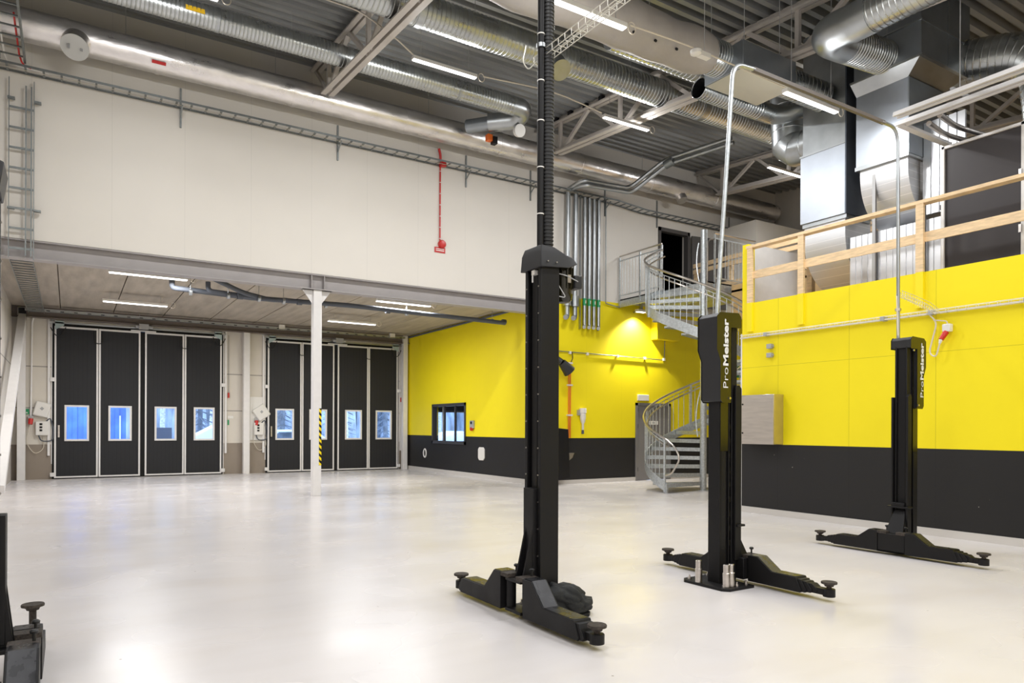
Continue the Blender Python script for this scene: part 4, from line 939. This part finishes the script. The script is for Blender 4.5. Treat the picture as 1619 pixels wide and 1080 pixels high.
MB().box(10.35, 5.49, 6.79, 11.8, 6.6, 6.815).build('flange', m_galv, t3); MB().box(10.35, 5.49, 7.30, 11.8, 6.56, 7.32).build('flange', m_galv, t3)
MB().box(10.365, 6.0, 6.82, 10.37, 6.02, 7.9).box(11.1, 5.50, 6.82, 11.12, 5.51, 7.9).build('seam', m_galv, t3)
# pipes of duct G
G = thing('spiral_duct', 'large spiral duct turning into the plenum at the top right', 'duct', (8.9, -6.9, 6.85), 'spiral ducts')
ridged(MB(), [(8.9, -6.9, 6.85), (8.9, 5.55, 6.85)], .235, .075, .005, 30).build('duct_run', m_spiral, G, sharp=20)
MB().sweep(fillet([(8.9, 5.5, 6.85), (8.9, 6.08, 6.88), (9.45, 6.08, 6.92)], .4, 10), .24, 28).build('elbow', m_galv, G)
ridged(MB(), [(9.4, 6.08, 6.92), (10.36, 6.08, 7.0)], .235, .06, .005, 30).build('duct_run', m_spiral, G, sharp=20)
band(G, (8.9, 5.5, 6.85), (0, 1, 0), .245, .3)
MB().cyl((8.9, 3.4, 7.09), (8.9, 3.4, roof(3.4)), .005, seg=6).build('hanger_rod', m_greybox, G)
duct('spiral_duct', fillet([(10.9, 7.5, 6.33), (10.9, 8.15, 6.33), (10.9, 8.17, 7.7)], .42, 8), .29, 'bent duct linking the left vertical duct to the large spiral duct', m_galv, pitch=.22)
duct('spiral_duct', fillet([(11.8, 5.6, 7.1), (12.0, 4.6, 6.9), (12.1, 4.5, 5.2)], .5, 8), .33, 'bent spiral duct behind the dark cabinet at the right edge', pitch=.10)
# plant cabinets
t = thing('plant_cabinet', 'pale ribbed plant cabinet behind the wooden railing', 'cabinet', (10.7, 6, 3.34))
b = MB(); y = 5.0
y = 5.16
while y < 6.68: b.box(10.62, y, 3.34, 10.66, y + .085, 4.47).box(10.635, y + .085, 3.34, 10.66, y + .10, 4.47); y += .10
b.box(10.66, 5.16, 3.34, 12.5, 6.7, 4.47)
b.build('body', m_alu, t)
for y in (6.3, 5.55, 5.2): MB().box(10.56, y, 3.34, 10.60, y + .05, 5.35 if y > 6 else 4.7).build('support_post', m_greybox, t)
MB().box(10.58, 5.0, 4.55, 11.2, 5.35, 4.62).build('foot_rail', m_blackpaint, t)
t = thing('metal_panelling', 'bright ribbed metal panel wall left of the dark cabinet', 'panel', (10.9, 5.3, 4.6))
b = MB(); y = 5.16
while y < 5.72: b.box(10.88, y, 4.62, 10.92, y + .1, 6.0).box(10.9, y + .1, 4.62, 10.92, y + .12, 6.0); y += .12
b.build('sheet', m_alu, t)
t = thing('dark_cabinet', 'tall dark brown plant cabinet with aluminium corner profiles at the right edge', 'cabinet', (10.3, 4.6, 3.34))
MB().box(10.22, 3.2, 3.34, 11.8, 5.10, 5.26).build('body', m_ahudark, t)
b = MB()
for y in (5.10, 4.13, 3.2): b.box(10.19, y - (.0 if y > 5 else .02), 3.34, 10.23, y + .04, 5.30)
b.box(10.19, 3.2, 5.26, 10.24, 5.14, 5.295)
b.build('corner_profile', m_steelwhite, t)
for z in (3.9, 4.6): MB().box(10.17, 4.16, z, 10.19, 4.19, z + .1).build('hinge', m_steel, t)
# radiant heaters
t = thing('radiant_heater', 'pair of pale radiant heater profiles hung at the top right', 'heater', (9.4, 2, 5.5))
for i, x in enumerate((9.20, 9.52)):
    MB().prism([(x - .07, 5.50), (x - .05, 5.56), (x + .05, 5.56), (x + .07, 5.50), (x + .03, 5.50), (x + .02, 5.525), (x - .02, 5.525), (x - .03, 5.50)], 'y', -3.0, 5.22 + (.0 if i == 0 else .15)).build('reflector', m_steelwhite, t)
    MB().cyl((x, -3, 5.53), (x, 5.2, 5.53), .02, seg=10).build('tube', m_wrap, t)
MB().box(9.5, 5.27, 5.49, 10.75, 5.36, 5.53).build('cross_bar', m_steelwhite, t)
for x, y in ((9.36, 4.5), (9.36, 1.0)): MB().cyl((x, y, 5.6), (x, y, roof(y)), .006, seg=6).build('hanger_rod', m_greybox, t); MB().box(9.16, y - .02, 5.57, 9.56, y + .02, 5.6).build('hanger_bar', m_greybox, t)
t = thing('foil_pipe', 'pair of foil wrapped pipes below the radiant heater', 'pipe', (9.9, 5.0, 5.45))
for y, z in ((5.0, 5.44), (4.86, 5.50)): MB().sweep(fillet([(9.6, y, z), (10.1, y + .05, z - .02), (10.8, y, z)], .2), .035, 12).build('pipe_run', m_foil, t)
# ------------------------------------------------------------------ cable ladders
def ladder(name, label, a, b_, width, upv, pitch, rail=(.014, .035), group='cable ladders', maxr=99):
    a, b_ = Vector(a), Vector(b_); L_ = (b_ - a).length; d = (b_ - a) / L_; u = Vector(upv); sd = d.cross(u).normalized()
    t = thing(name, label, 'cable ladder', tuple(a), group)
    for s_ in (-1, 1): MB().bar(a + sd * s_ * width / 2, b_ + sd * s_ * width / 2, rail[0], rail[1], upv).build('side_rail', m_tray, t)
    n = min(maxr, int(L_ / pitch)); proto = None
    for k in range(n):
        p = d * (pitch * (k + .5))
        if proto is None:
            proto = MB().bar(a + p - sd * width / 2, a + p + sd * width / 2, .032, .018, upv).build('rung', m_tray, t); p0 = p
        else: c = proto.copy(); C.objects.link(c); c.location = p - p0
    return t
l1 = ladder('cable_ladder', 'long cable ladder along the cream wall under the foil duct', (-4.0, 14.08, 7.24), (11.9, 14.08, 7.24), .29, (0, 0, 1), .25)
for x in (1.715, 4.66, 7.65, 9.41, 11.72):
    MB().box(x - .015, PY - .03, 6.88, x + .015, PY, 7.6).build('wall_bracket', m_tray, l1); MB().bar((x, PY - .02, 7.05), (x, PY - .25, 7.20), .02, .02).build('bracket_strut', m_tray, l1)
MB().sweep([(-1.5 + .4 * k, 14.06 + .02 * math.sin(k), 7.225) for k in range(33)], .006, 6).build('cable_run', m_cable, l1)
l2 = ladder('cable_ladder', 'short sloping cable ladder link above the vertical pipes', (11.9, 14.08, 7.24), (12.9, 14.08, 7.16), .29, (0, 0, 1), .2)
l2 = ladder('cable_ladder', 'cable ladder continuing right above the upper doorway', (12.9, 14.08, 7.16), (16.4, 14.08, 7.16), .29, (0, 0, 1), .25)
for x in (13.54, 16.4): MB().box(x - .015, PY - .03, 6.86, x + .015, PY, 7.6).build('wall_bracket', m_tray, l2)
l3 = ladder('cable_ladder', 'upright cable ladder on the cream wall at the far left', (-.68, 14.16, 4.15), (-.68, 14.16, 7.1), .34, (0, 1, 0), .33, rail=(.012, .04))
for x in (-.62, -.545): MB().box(x - .01, 14.13, 4.2, x + .01, 14.15, 7.0).build('vertical_strap', m_tray, l3)
for z in (4.95, 6.75):
    for x in (-.86, -.5): MB().box(x - .01, 14.12, z, x + .09, 14.2, z + .03).build('wall_clip', m_tray, l3)
l4 = ladder('cable_ladder', 'cable ladder under the slab along the left of the gate bay', (-.72, 14.5, 4.30), (-.72, 21.8, 4.30), .34, (0, 0, 1), .25)
l5 = ladder('cable_ladder', 'cable ladder coming forward from the wall at the top left', (-.80, 14.0, 7.34), (-.80, 4.0, 7.34), .34, (0, 0, 1), .33, rail=(.03, .08))
MB().sweep(fillet([(-.9, 10, 7.36), (-.9, 13.9, 7.36), (-.85, 14.0, 7.26), (-.3, 14.05, 7.25)], .15), .015, 6).build('white_cable', m_whiteplast, l5)
MB().sweep(fillet([(-.70, 12.5, 7.37), (-.70, 13.85, 7.36), (-.66, 13.95, 7.26), (-.55, 14.0, 7.25)], .1), .014, 6).build('red_cable', m_red, l5)
t = thing('cable_channel', 'grey cable channel hung along the brown beam above the gates', 'cable channel', (-.9, 21.5, 4.3))
MB().box(-.95, 21.44, 4.30, 9.3, 21.46, 4.36).box(-.95, 21.56, 4.30, 9.3, 21.58, 4.36).box(-.95, 21.44, 4.295, 9.3, 21.58, 4.30).build('channel', m_galv, t)
for k in range(34): MB().box(-.8 + .3 * k, 21.435, 4.305, -.72 + .3 * k, 21.44, 4.325).build('slot', m_dark, t)
for x in (1.6, 3.2, 5.3, 7.6): MB().cyl((x, 21.5, 4.36), (x, 21.5, 4.52), .006, seg=6).build('hanger_rod', m_greybox, t)
for x, nm in ((5.35, 'left of the free column'), (8.85, 'near the yellow wall')):
    t = thing('ceiling_speaker', 'small white box on the cable channel ' + nm, 'box', (x, 21.5, 4.37), 'white boxes on the cable channel')
    MB().box(x - .09, 21.42, 4.30, x + .09, 21.52, 4.44).build('box_body', m_whiteplast, t, .01); MB().box(x - .12, 21.40, 4.28, x + .12, 21.54, 4.30).build('base_clip', m_galv, t)
# drain pipe under slab
t = thing('drain_pipe', 'grey plastic drain pipe hung under the slab past the free column', 'pipe', (1.7, 15.2, 4.1))
MB().sweep(fillet([(1.70, 15.3, 4.28), (1.70, 15.3, 4.12), (3.2, 15.35, 4.08), (5.2, 15.0, 4.06), (9.24, 15.1, 4.02)], .12), .052, 14).build('main_pipe', m_pvc, t)
MB().sweep(fillet([(2.25, 13.95 + .7, 4.3), (3.0, 15.1, 4.12), (3.5, 15.3, 4.08)], .2), .048, 14).build('branch_pipe', m_pvc, t)
MB().sweep(fillet([(2.35, 15.25, 4.3), (2.35, 15.25, 4.12), (3.6, 15.25, 4.06), (3.9, 15.2, 4.08)], .1), .048, 14).build('branch_pipe', m_pvc, t)
for x in (2.0, 2.7, 3.3, 3.8, 4.7, 6.6, 8.9): MB().cyl((x, 15.2, 4.05), (x + .05, 15.2, 4.05), .062, seg=14).cyl((x + .02, 15.2, 4.1), (x + .02, 15.2, 4.46), .006, seg=6).build('pipe_hanger', m_galv, t)
for x in (2.9, 4.1, 6.1, 9.2): MB().cyl((x, 15.18, 4.06), (x + .1, 15.18, 4.06), .064, seg=14).build('socket_joint', m_pvc, t)
t = thing('wall_conduit', 'thin dark conduit along the top of the yellow office wall', 'conduit', (RX - .05, 15, 4.4))
MB().cyl((RX - .05, 14.6, 4.40), (RX - .05, 21.8, 4.40), .03, seg=8).build('conduit_run', m_pvc, t)
# vertical pipes on the back wall
for i, x in enumerate((10.98, 11.13, 11.28, 11.43)):
    t = thing('vertical_pipe', 'galvanised pipe with a green band, ' + ('first', 'second', 'third', 'last')[i] + ' from the left of the row of four', 'pipe', (x, 14.1, 3.95), 'row of green banded pipes')
    MB().sweep(fillet([(x - .06, 14.05, 3.93), (x, 14.12, 3.96), (x, 14.12, 7.2)], .05), .045, 14).build('pipe_run', m_galv, t)
    MB().cyl((x, 14.12, 4.48), (x, 14.12, 4.66), .049, seg=14).build('green_band', m_green, t)
    MB().box(x - .012, 14.068, 4.53, x + .012, 14.0705, 4.61).build('band_print', m_whiteplast, t)
MB_ = thing('pipe_rail', 'perforated mounting rail beside the row of four pipes', 'rail', (10.9, 14.2, 4)); MB().box(10.89, 14.18, 3.9, 10.91, PY, 7.3).box(11.49, 14.18, 3.9, 11.51, PY, 7.3).build('rail_profile', m_galv, MB_)
for i, x in enumerate((10.42, 10.66)):
    t = thing('exhaust_pipe', 'thick grey pipe with a canister and bent outlet, ' + ('left' if i == 0 else 'right') + ' one of the pair', 'pipe', (x, 14.1, 4.3), 'pair of thick pipes with canisters')
    MB().sweep(fillet([(x + .02, 14.1, 7.28), (x, 14.1, 5.2), (x - .0, 14.1, 4.15), (x - .1, 14.02, 4.12)], .1), .062, 16).build('pipe_run', m_galv, t)
    MB().cyl((x, 14.1, 4.42), (x, 14.1, 4.68), .105, seg=20).build('canister', m_galv, t)
    MB().box(x + .05, 14.2, 4.66, x + .12, 14.24, 4.72).build('warning_label', m_yellowlabel, t)
t = thing('conduit_pair', 'pair of galvanised conduits running right and up to the roof', 'conduit', (10.4, 13.9, 7.3))
for dx, dz, dy in ((0, 0, 0), (.05, -.11, -.02)):
    MB().sweep(fillet([(10.40 + dx, 14.05, 7.28), (10.46 + dx, 13.55 + dy, 7.38 + dz), (11.85 + dx, 13.45 + dy, 7.40 + dz), (12.35 + dx, 12.7 + dy, 7.98 + dz), (12.75 + dx, 11.0 + dy, 8.02 + dz)], .2), .05, 12).build('conduit_run', m_galv, t)
MB().cyl((12.37, 12.72, 7.86), (12.43, 12.5, 7.92), .11, seg=14).build('clamp', m_tray, t)
# thin drop pipe left of the doorway
t = thing('drop_conduit', 'thin grey conduit dropping beside the landing', 'conduit', (11.73, 14.2, 4.6))
MB().sweep(fillet([(11.73, 14.2, 7.3), (11.73, 14.2, 4.62), (12.2, 14.2, 4.56)], .04), .014, 8).build('conduit_run', m_tray, t)
# conduit across yellow wall and its branches
t = thing('surface_conduit', 'thin conduit with pale clips across the yellow wall behind the tall post', 'conduit', (12, 14.22, 3.3))
MB().sweep(fillet([(9.8, 14.22, 3.31), (13.82, 14.22, 3.27), (13.84, 14.22, 3.95)], .04), .012, 8).build('conduit_run', m_tray, t)
for x in (10.6, 11.15, 12.15, 13.1, 13.80): MB().box(x - .03, 14.19, 3.25, x + .03, 14.24, 3.32).build('clip', m_whiteplast, t)
t = thing('box_cover', 'yellow painted box on the back wall beside the stair', 'box', (13.6, 14.1, 3.85)); MB().box(13.35, 14.0, 3.80, 14.2, PY, 4.55).build('box_body', m_yellow, t)
t = thing('brown_pipes', 'pair of orange brown pipes down the yellow wall beside the tall post', 'pipe', (10.55, 14.2, 1.4))
for dx in (0, .05): MB().cyl((10.56 + dx, 14.2, 1.15), (10.56 + dx, 14.2, 3.05), .014, seg=8).build('pipe_run', m_orange, t)
for z in (3.0, 2.45, 1.7): MB().box(10.52, 14.17, z, 10.66, 14.24, z + .04).build('clip', m_whiteplast, t)
MB().sweep(fillet([(10.62, 14.2, 3.04), (10.68, 14.2, 3.15), (10.66, 14.2, 3.3)], .04), .01, 6).build('flex_tail', m_blackpaint, t)
t = thing('hose_nozzle', 'black exhaust nozzle peeking out behind the tall post', 'nozzle', (10.3, 14.0, 2.7))
MB().cyl((10.2, 14.0, 3.0), (10.42, 13.98, 2.78), .10, .16, seg=20).build('nozzle_cone', m_rubberhose, t); MB().cyl((10.2, 14.0, 3.0), (10.1, 14.1, 3.1), .08, seg=14).cyl((10.1, 14.1, 3.1), (10.1, PY, 3.1), .05, seg=10).build('pipe_stub', m_rubberhose, t)
t = thing('sanitiser_dispenser', 'white dispenser bottle on the yellow wall left of the grey door', 'dispenser', (10.98, 14.2, 1.7))
MB().box(10.85, 14.17, 1.72, 10.9, PY, 1.86).build('bracket', m_greybox, t)
MB().lathe((10.98, 14.17, 1.35), [(.02, 0), (.03, .02), (.03, .16), (.055, .2), (.075, .3), (.075, .42), (.09, .43), (.09, .54), (.085, .55)], 16).build('bottle', m_whiteplast, t)
MB().lathe((10.98, 14.17, 1.25), [(.02, 0), (.035, .01), (.03, .1)], 10).build('pump', m_pvc, t)
t = thing('folding_panel', 'black wall table folded against the black dado behind the tall post', 'panel', (10.1, 13.9, .2))
MB().prism([(9.96, .14), (10.36, .18), (10.30, 1.37), (9.96, 1.40)], 'y', 13.86, 13.92).build('panel', m_blackpaint, t, .005)
MB().box(9.85, 13.92, .25, 10.2, PY, .4).box(9.85, 13.92, 1.1, 10.2, PY, 1.2).build('bracket', m_blackpaint, t)
tag(MB().prism([(10.42, .78), (10.68, .78), (10.62, .66), (10.50, .58), (10.42, .55)], 'y', 14.12, PY).build('wall_bowl', m_steel), 'half round pale bracket on the black dado beside the folded panel', 'bracket')
t = thing('door_plate_sign', 'white blank sign above the grey door', 'sign', (13.0, 14.2, 2.17)); MB().box(12.86, 14.2, 2.14, 13.25, PY, 2.30).build('plate', m_whiteplast, t, .008)
# items on the office wall
t = thing('stop_button', 'grey box with a red stop button right of the office window', 'switch', (RX - .05, 17.45, 1.35))
MB().box(RX - .06, 17.38, 1.38, RX, 17.58, 1.60).build('box_body', m_greybox, t, .01); MB().cyl((RX - .08, 17.48, 1.36), (RX - .02, 17.48, 1.36), .05, seg=14).build('button', m_red, t)
MB().box(RX - .065, 17.44, 1.5, RX - .06, 17.53, 1.57).build('dark_key', m_blackpaint, t)
tag(MB().prism([(16.80, .56), (16.80, .80), (16.86, .86), (17.08, .86), (17.14, .80), (17.14, .56), (17.08, .50), (16.86, .50)], 'x', RX - .03, RX).build('access_cover', m_whiteplast, None, .006), 'white cover plate low on the black dado of the office wall', 'cover plate')
t = thing('pipe_stub', 'small round pipe stub low on the black dado below the window', 'pipe', (RX - .02, 20.5, .55)); MB().sweep([(RX, 20.65 + .1 * math.cos(a), .58 + .13 * math.sin(a)) for a in [2 * PI * k / 16 for k in range(17)]], .025, 8, False).build('ring', m_whiteplast, t)
# red gas pipe and its round box
t = thing('red_pipe', 'thin red pipe down the cream wall', 'pipe', (6.99, 14.2, 5.5))
MB().cyl((6.99, 14.22, 5.56), (6.99, 14.22, 7.25), .017, seg=8).sweep(fillet([(6.99, 14.22, 7.2), (6.98, 14.18, 7.45), (6.92, 14.15, 7.58)], .1), .028, 8).build('pipe_run', m_red, t)
for k in range(7): MB().box(6.972, 14.195, 5.6 + .25 * k, 7.008, 14.24, 5.612 + .25 * k).build('clip', m_whiteplast, t)
MB().box(6.97, 14.1, 7.2, 7.08, 14.2, 7.3).build('valve', m_red, t)
tag(MB().lathe((7.04, 14.25, 5.49), [(.09, 0), (.09, -.06), (.07, -.08), (.03, -.085)], 20, 'y').build('alarm_sounder', m_red), 'round red alarm box at the foot of the red pipe', 'alarm')
t = thing('alarm_sign', 'small red sign with white print below the round alarm', 'sign', (7.0, 14.23, 5.35))
MB().box(6.87, 14.235, 5.30, 7.13, PY, 5.42).build('plate', m_red, t)
MB().box(6.90, 14.232, 5.375, 7.10, 14.2345, 5.392).box(6.90, 14.232, 5.335, 7.10, 14.2345, 5.355).build('print', m_whiteplast, t)
# gate controls
def controls(x, side):
    lb = 'left of the left gate' if side == 0 else 'between the gates'
    t = thing('gate_control', 'white control box with dark buttons ' + lb, 'control box', (x, DY, 1.1), 'gate control boxes')
    MB().box(x - .02, DY - .14, 1.15, x + .26, DY, 1.52).build('box_body', m_whiteplast, t, .02)
    for k, z in enumerate((1.42, 1.34, 1.26)): MB().box(x + .07, DY - .15, z, x + .13, DY - .14, z + .05).build('button', m_blackpaint, t)
    MB().sweep(fillet([(x + .05, DY - .07, 1.15), (x + .1, DY - .09, 1.0), (x + .35, DY - .09, 1.0), (x + .38, DY - .05, 1.3), (x + .3, DY - .06, 1.62), (x + .2, DY - .06, 1.5)], .1), .016, 6).build('cable', m_pvc, t)
    t = thing('tilted_case', 'tilted white plastic case with a grey diamond mark ' + lb, 'case', (x + .1, DY, 1.9), 'tilted white cases by the gates')
    an = math.radians(-14 if side == 0 else 35); cx, cz = x + .12 + (.08 if side else 0), 1.83; w_, h_ = (.17, .19) if side == 0 else (.2, .2)
    pts = [(cx + u * math.cos(an) - v * math.sin(an), cz + u * math.sin(an) + v * math.cos(an)) for u, v in ((-w_, -h_), (w_, -h_), (w_, h_), (-w_, h_))]
    MB().prism(pts, 'y', DY - .12, DY).build('case_body', m_whiteplast, t, .03)
    MB().prism([(cx - .05, cz + .02), (cx, cz + .07), (cx + .05, cz + .02), (cx, cz - .03)], 'y', DY - .123, DY - .12).build('diamond_mark', m_greybox, t)
    xs = x - .28 if side == 0 else x - .10
    t = thing('green_tag', 'small green marker plate ' + lb, 'sign', (xs + .1, DY, 1.78), 'green marker plates'); MB().box(xs + .0, DY - .02, 1.70, xs + .12, DY, 1.84).build('plate', m_green, t); MB().cyl((xs + .07, DY - .02, 1.74), (xs + .07, DY - .025, 1.74), .02, seg=10).build('white_dot', m_whiteplast, t)
    t = thing('red_socket', 'red power socket hanging beside the control box ' + lb, 'socket', (xs + .2, DY, 1.5), 'red power sockets by the gates')
    MB().box(xs + .1, DY - .1, 1.56, xs + .22, DY - .01, 1.66).build('socket_box', m_greybox, t); MB().cyl((xs + .16, DY - .08, 1.58), (xs + .15, DY - .12, 1.44), .055, .05, seg=14).build('socket', m_red, t)
    MB().sweep(fillet([(xs + .15, DY - .12, 1.44), (xs + .05, DY - .06, .95), (xs + .25, DY - .05, .65), (xs + .45, DY - .05, .8), (xs + .42, DY - .05, 1.15)], .25), .009, 6).build('cable', m_cable, t)
    if side == 0: MB().sweep(fillet([(xs + .16, DY - .05, 1.66), (xs + .18, DY - .05, 4.1), (xs + .25, DY - .2, 4.3)], .1), .022, 8).build('riser_conduit', m_steelwhite, t)
controls(-.72, 0); controls(4.72, 1)
tag(MB().box(4.60, DY - .04, 1.0, 5.0, DY, 2.3).box(4.66, DY - .045, 1.06, 4.95, DY - .04, 2.1).build('wall_hatch', m_whiteplast, None, .004), 'pale wall hatch behind the control box between the gates', 'hatch')
tag(MB().box(9.58, DY - .03, 1.0, 9.8, DY, 2.3).build('wall_hatch', m_whiteplast, None, .004), 'pale wall hatch in the corner right of the right gate', 'hatch')
for x, nm in ((3.99, 'right of the left gate'), (9.45, 'right of the right gate')):
    t = thing('pull_cord', 'thin dark pull cord with a red grip ' + nm, 'pull cord', (x, DY - .05, 2.3), 'pull cords by the gates')
    MB().cyl((x, DY - .05, 2.4), (x, DY - .05, 4.1), .006, seg=6).build('cord', m_pvc, t); MB().cyl((x, DY - .05, 2.25), (x, DY - .05, 2.4), .025, seg=8).build('grip', m_red, t)
    MB().box(x - .02, DY - .02, 1.45, x + .02, DY, 1.6).build('green_mark', m_green, t); MB().box(x - .02, DY - .02, 1.64, x + .14, DY, 1.72).build('paper_tag', m_whiteplast, t)
# ceiling cable drops
t = thing('ceiling_cable', 'cream cable strung along the lamps under the roof deck', 'cable', (2, 10.5, 8))
MB().sweep(fillet([(-3.5, 10.6, 7.95), (3.8, 10.55, 7.85), (4.4, 10.55, 7.6), (4.7, 10.55, 7.42)], .2), .012, 6).build('cable_run', m_cable, t)
MB().sweep(fillet([(6.0, 10.55, 7.42), (7.5, 10.55, 7.55), (8.6, 10.55, 7.42)], .5), .012, 6).build('cable_run', m_cable, t)
t = thing('ceiling_detector', 'white round detector on the cable between the bright lamp and the silencer', 'detector', (6.95, 6.4, 6.2))
MB().sweep(fillet([(5.65, 6.4, 6.20), (6.6, 6.4, 6.24), (8.5, 6.4, 6.20)], .4), .010, 6).build('cable_run', m_cable, t)
MB().lathe((6.75, 6.4, 6.15), [(.03, 0), (.07, .02), (.075, .06), (.05, .08)], 16).build('sensor', m_whiteplast, t); MB().box(6.80, 6.36, 6.16, 6.98, 6.44, 6.22).build('sensor_box', m_whiteplast, t)
MB().cyl((6.9, 6.4, 6.2), (6.9, 6.4, roof(6.4)), .004, seg=6).build('suspension_wire', m_greybox, t)
# fire bell units behind the trusses near the wall
t = thing('track_lamp_row', 'row of small dark clamps on the middle truss', 'clamp', (9.62, 12, 8.5))
for k in range(5): MB().box(9.5, 13.3 - .55 * k, roof(13.3 - .55 * k) - .08, 9.58, 13.42 - .55 * k, roof(13.4 - .55 * k) - .01).build('clamp', m_blackpaint, t)

# ------------------------------------------------------------------ outside, seen through the gate windows
struct(MB().box(-40, DY + .25, -.4, 60, 80, -.05), 'ground', m_snow, 'snow covered yard outside the gates', 'ground')
t = thing('blue_container', 'blue container wall outside the left gate', 'container', (-1, 27, -.05))
b = MB().box(-5, 27, -.05, 1.62, 29.5, 3.2); x = -5
while x < 1.5: b.box(x, 26.97, .1, x + .12, 27, 3.1); x += .3
b.build('body', m_blue, t)
for x in (1.05, 1.42): MB().box(x, 26.955, .95, x + .045, 26.97, 1.75).build('white_mark', m_snow, t)
MB().box(.7, 26.3, -.05, 1.75, 26.9, .92).build('snow_bank', m_snow, t)
random.seed(3)
spots = [(2.5, 33, 1, 'first birch, in the third pane of the left gate'), (3.35, 33.5, 1, 'slim birch beside the dark container outside the left gate'), (4.9, 34, 0, 'spruce behind the snowy ramp'), (7.0, 33, 0, 'spruce behind the snow covered car'),
         (9.0, 36, 0, 'spruce behind the free column'), (10.6, 31, 1, 'leaning birch in the third pane of the right gate'), (11.9, 36, 0, 'spruce in the third pane of the right gate'), (12.9, 32, 0, 'spruce in the last pane of the right gate'),
         (16.2, 33, 1, 'birch outside the office window'), (6.0, 38, 1, 'distant birch between ramp and car')]
for x, y, birch, lb in spots:
    t = thing('birch_tree' if birch else 'spruce_tree', 'snowy ' + lb, 'tree', (x, y, -.05), 'birches outside the gates' if birch else 'spruces outside the gates')
    MB().cyl((x, y, -.05), (x + random.uniform(-.3, .3), y, 9), .12, .05, seg=8).build('trunk', m_bark if birch else m_pinebark, t)
    b = MB()
    for k in range(26 if not birch else 12):
        z = (.7 if not birch else 2.4) + k * (.28 if not birch else .5); L_ = (.95 - k * .03) if not birch else .8
        for q in range(9 if not birch else 3):
            a = q * 2 * PI / (9 if not birch else 3) + random.random() * 2; b.bar((x, y, z), (x + L_ * math.cos(a), y + L_ * math.sin(a), z + (-.22 if not birch else .5) - random.random() * .15), .035, .02)
    b.build('branches', m_pinebark if not birch else m_bark, t)
b = MB()
x = -12
while x < 40:
    w_ = random.uniform(.5, 1.1); h_ = random.uniform(6, 10); y = 42 + random.uniform(-2, 2)
    b.lathe((x, y, -.05), [(w_ * 1.2, .4), (w_ * .95, h_ * .35), (w_ * .6, h_ * .65), (.05, h_)], 7); x += random.uniform(.5, 1.0)
tag(b.build('distant_forest', m_forest), 'pale blurred forest edge far outside the gates', 'forest', None, 'stuff')
t = thing('snowy_ramp', 'snow covered ramp roof outside the left gate', 'shed', (5.0, 29, -.05))
MB().prism([(3.4, -.05), (5.6, -.05), (5.6, 1.6), (5.2, 1.75), (3.4, .75)], 'y', 28, 29.5).build('snow_body', m_snow, t)
tag(MB().prism([(12.6, -.05), (13.0, .9), (14.2, 1.25), (15.5, .8), (16.5, -.05)], 'y', 26.5, 28.5).build('snow_bank', m_snow, None, .15), 'snow bank outside the office window', 'snow bank')
t = thing('parked_car', 'snow covered car outside the right gate', 'car', (7.2, 27.5, -.05))
MB().prism([(5.6, .2), (5.6, .75), (6.0, .85), (6.5, 1.28), (7.9, 1.30), (8.4, .9), (9.0, .8), (9.0, .2)], 'y', 26.6, 28.3).build('body', m_snow, t, .06)
MB().prism([(6.15, .88), (6.55, 1.2), (7.85, 1.22), (8.2, .9)], 'y', 26.58, 26.6).build('window', m_pinebark, t)
for x in (6.3, 8.3): MB().cyl((x, 26.55, .25), (x, 26.75, .25), .3, seg=18).build('wheel', m_rubberhose, t)
t = thing('dark_bin', 'dark container outside the left gate behind the birches', 'container', (3.3, 30.5, -.05)); MB().box(2.7, 30, -.05, 3.35, 31, 1.35).build('body', m_pvc, t)
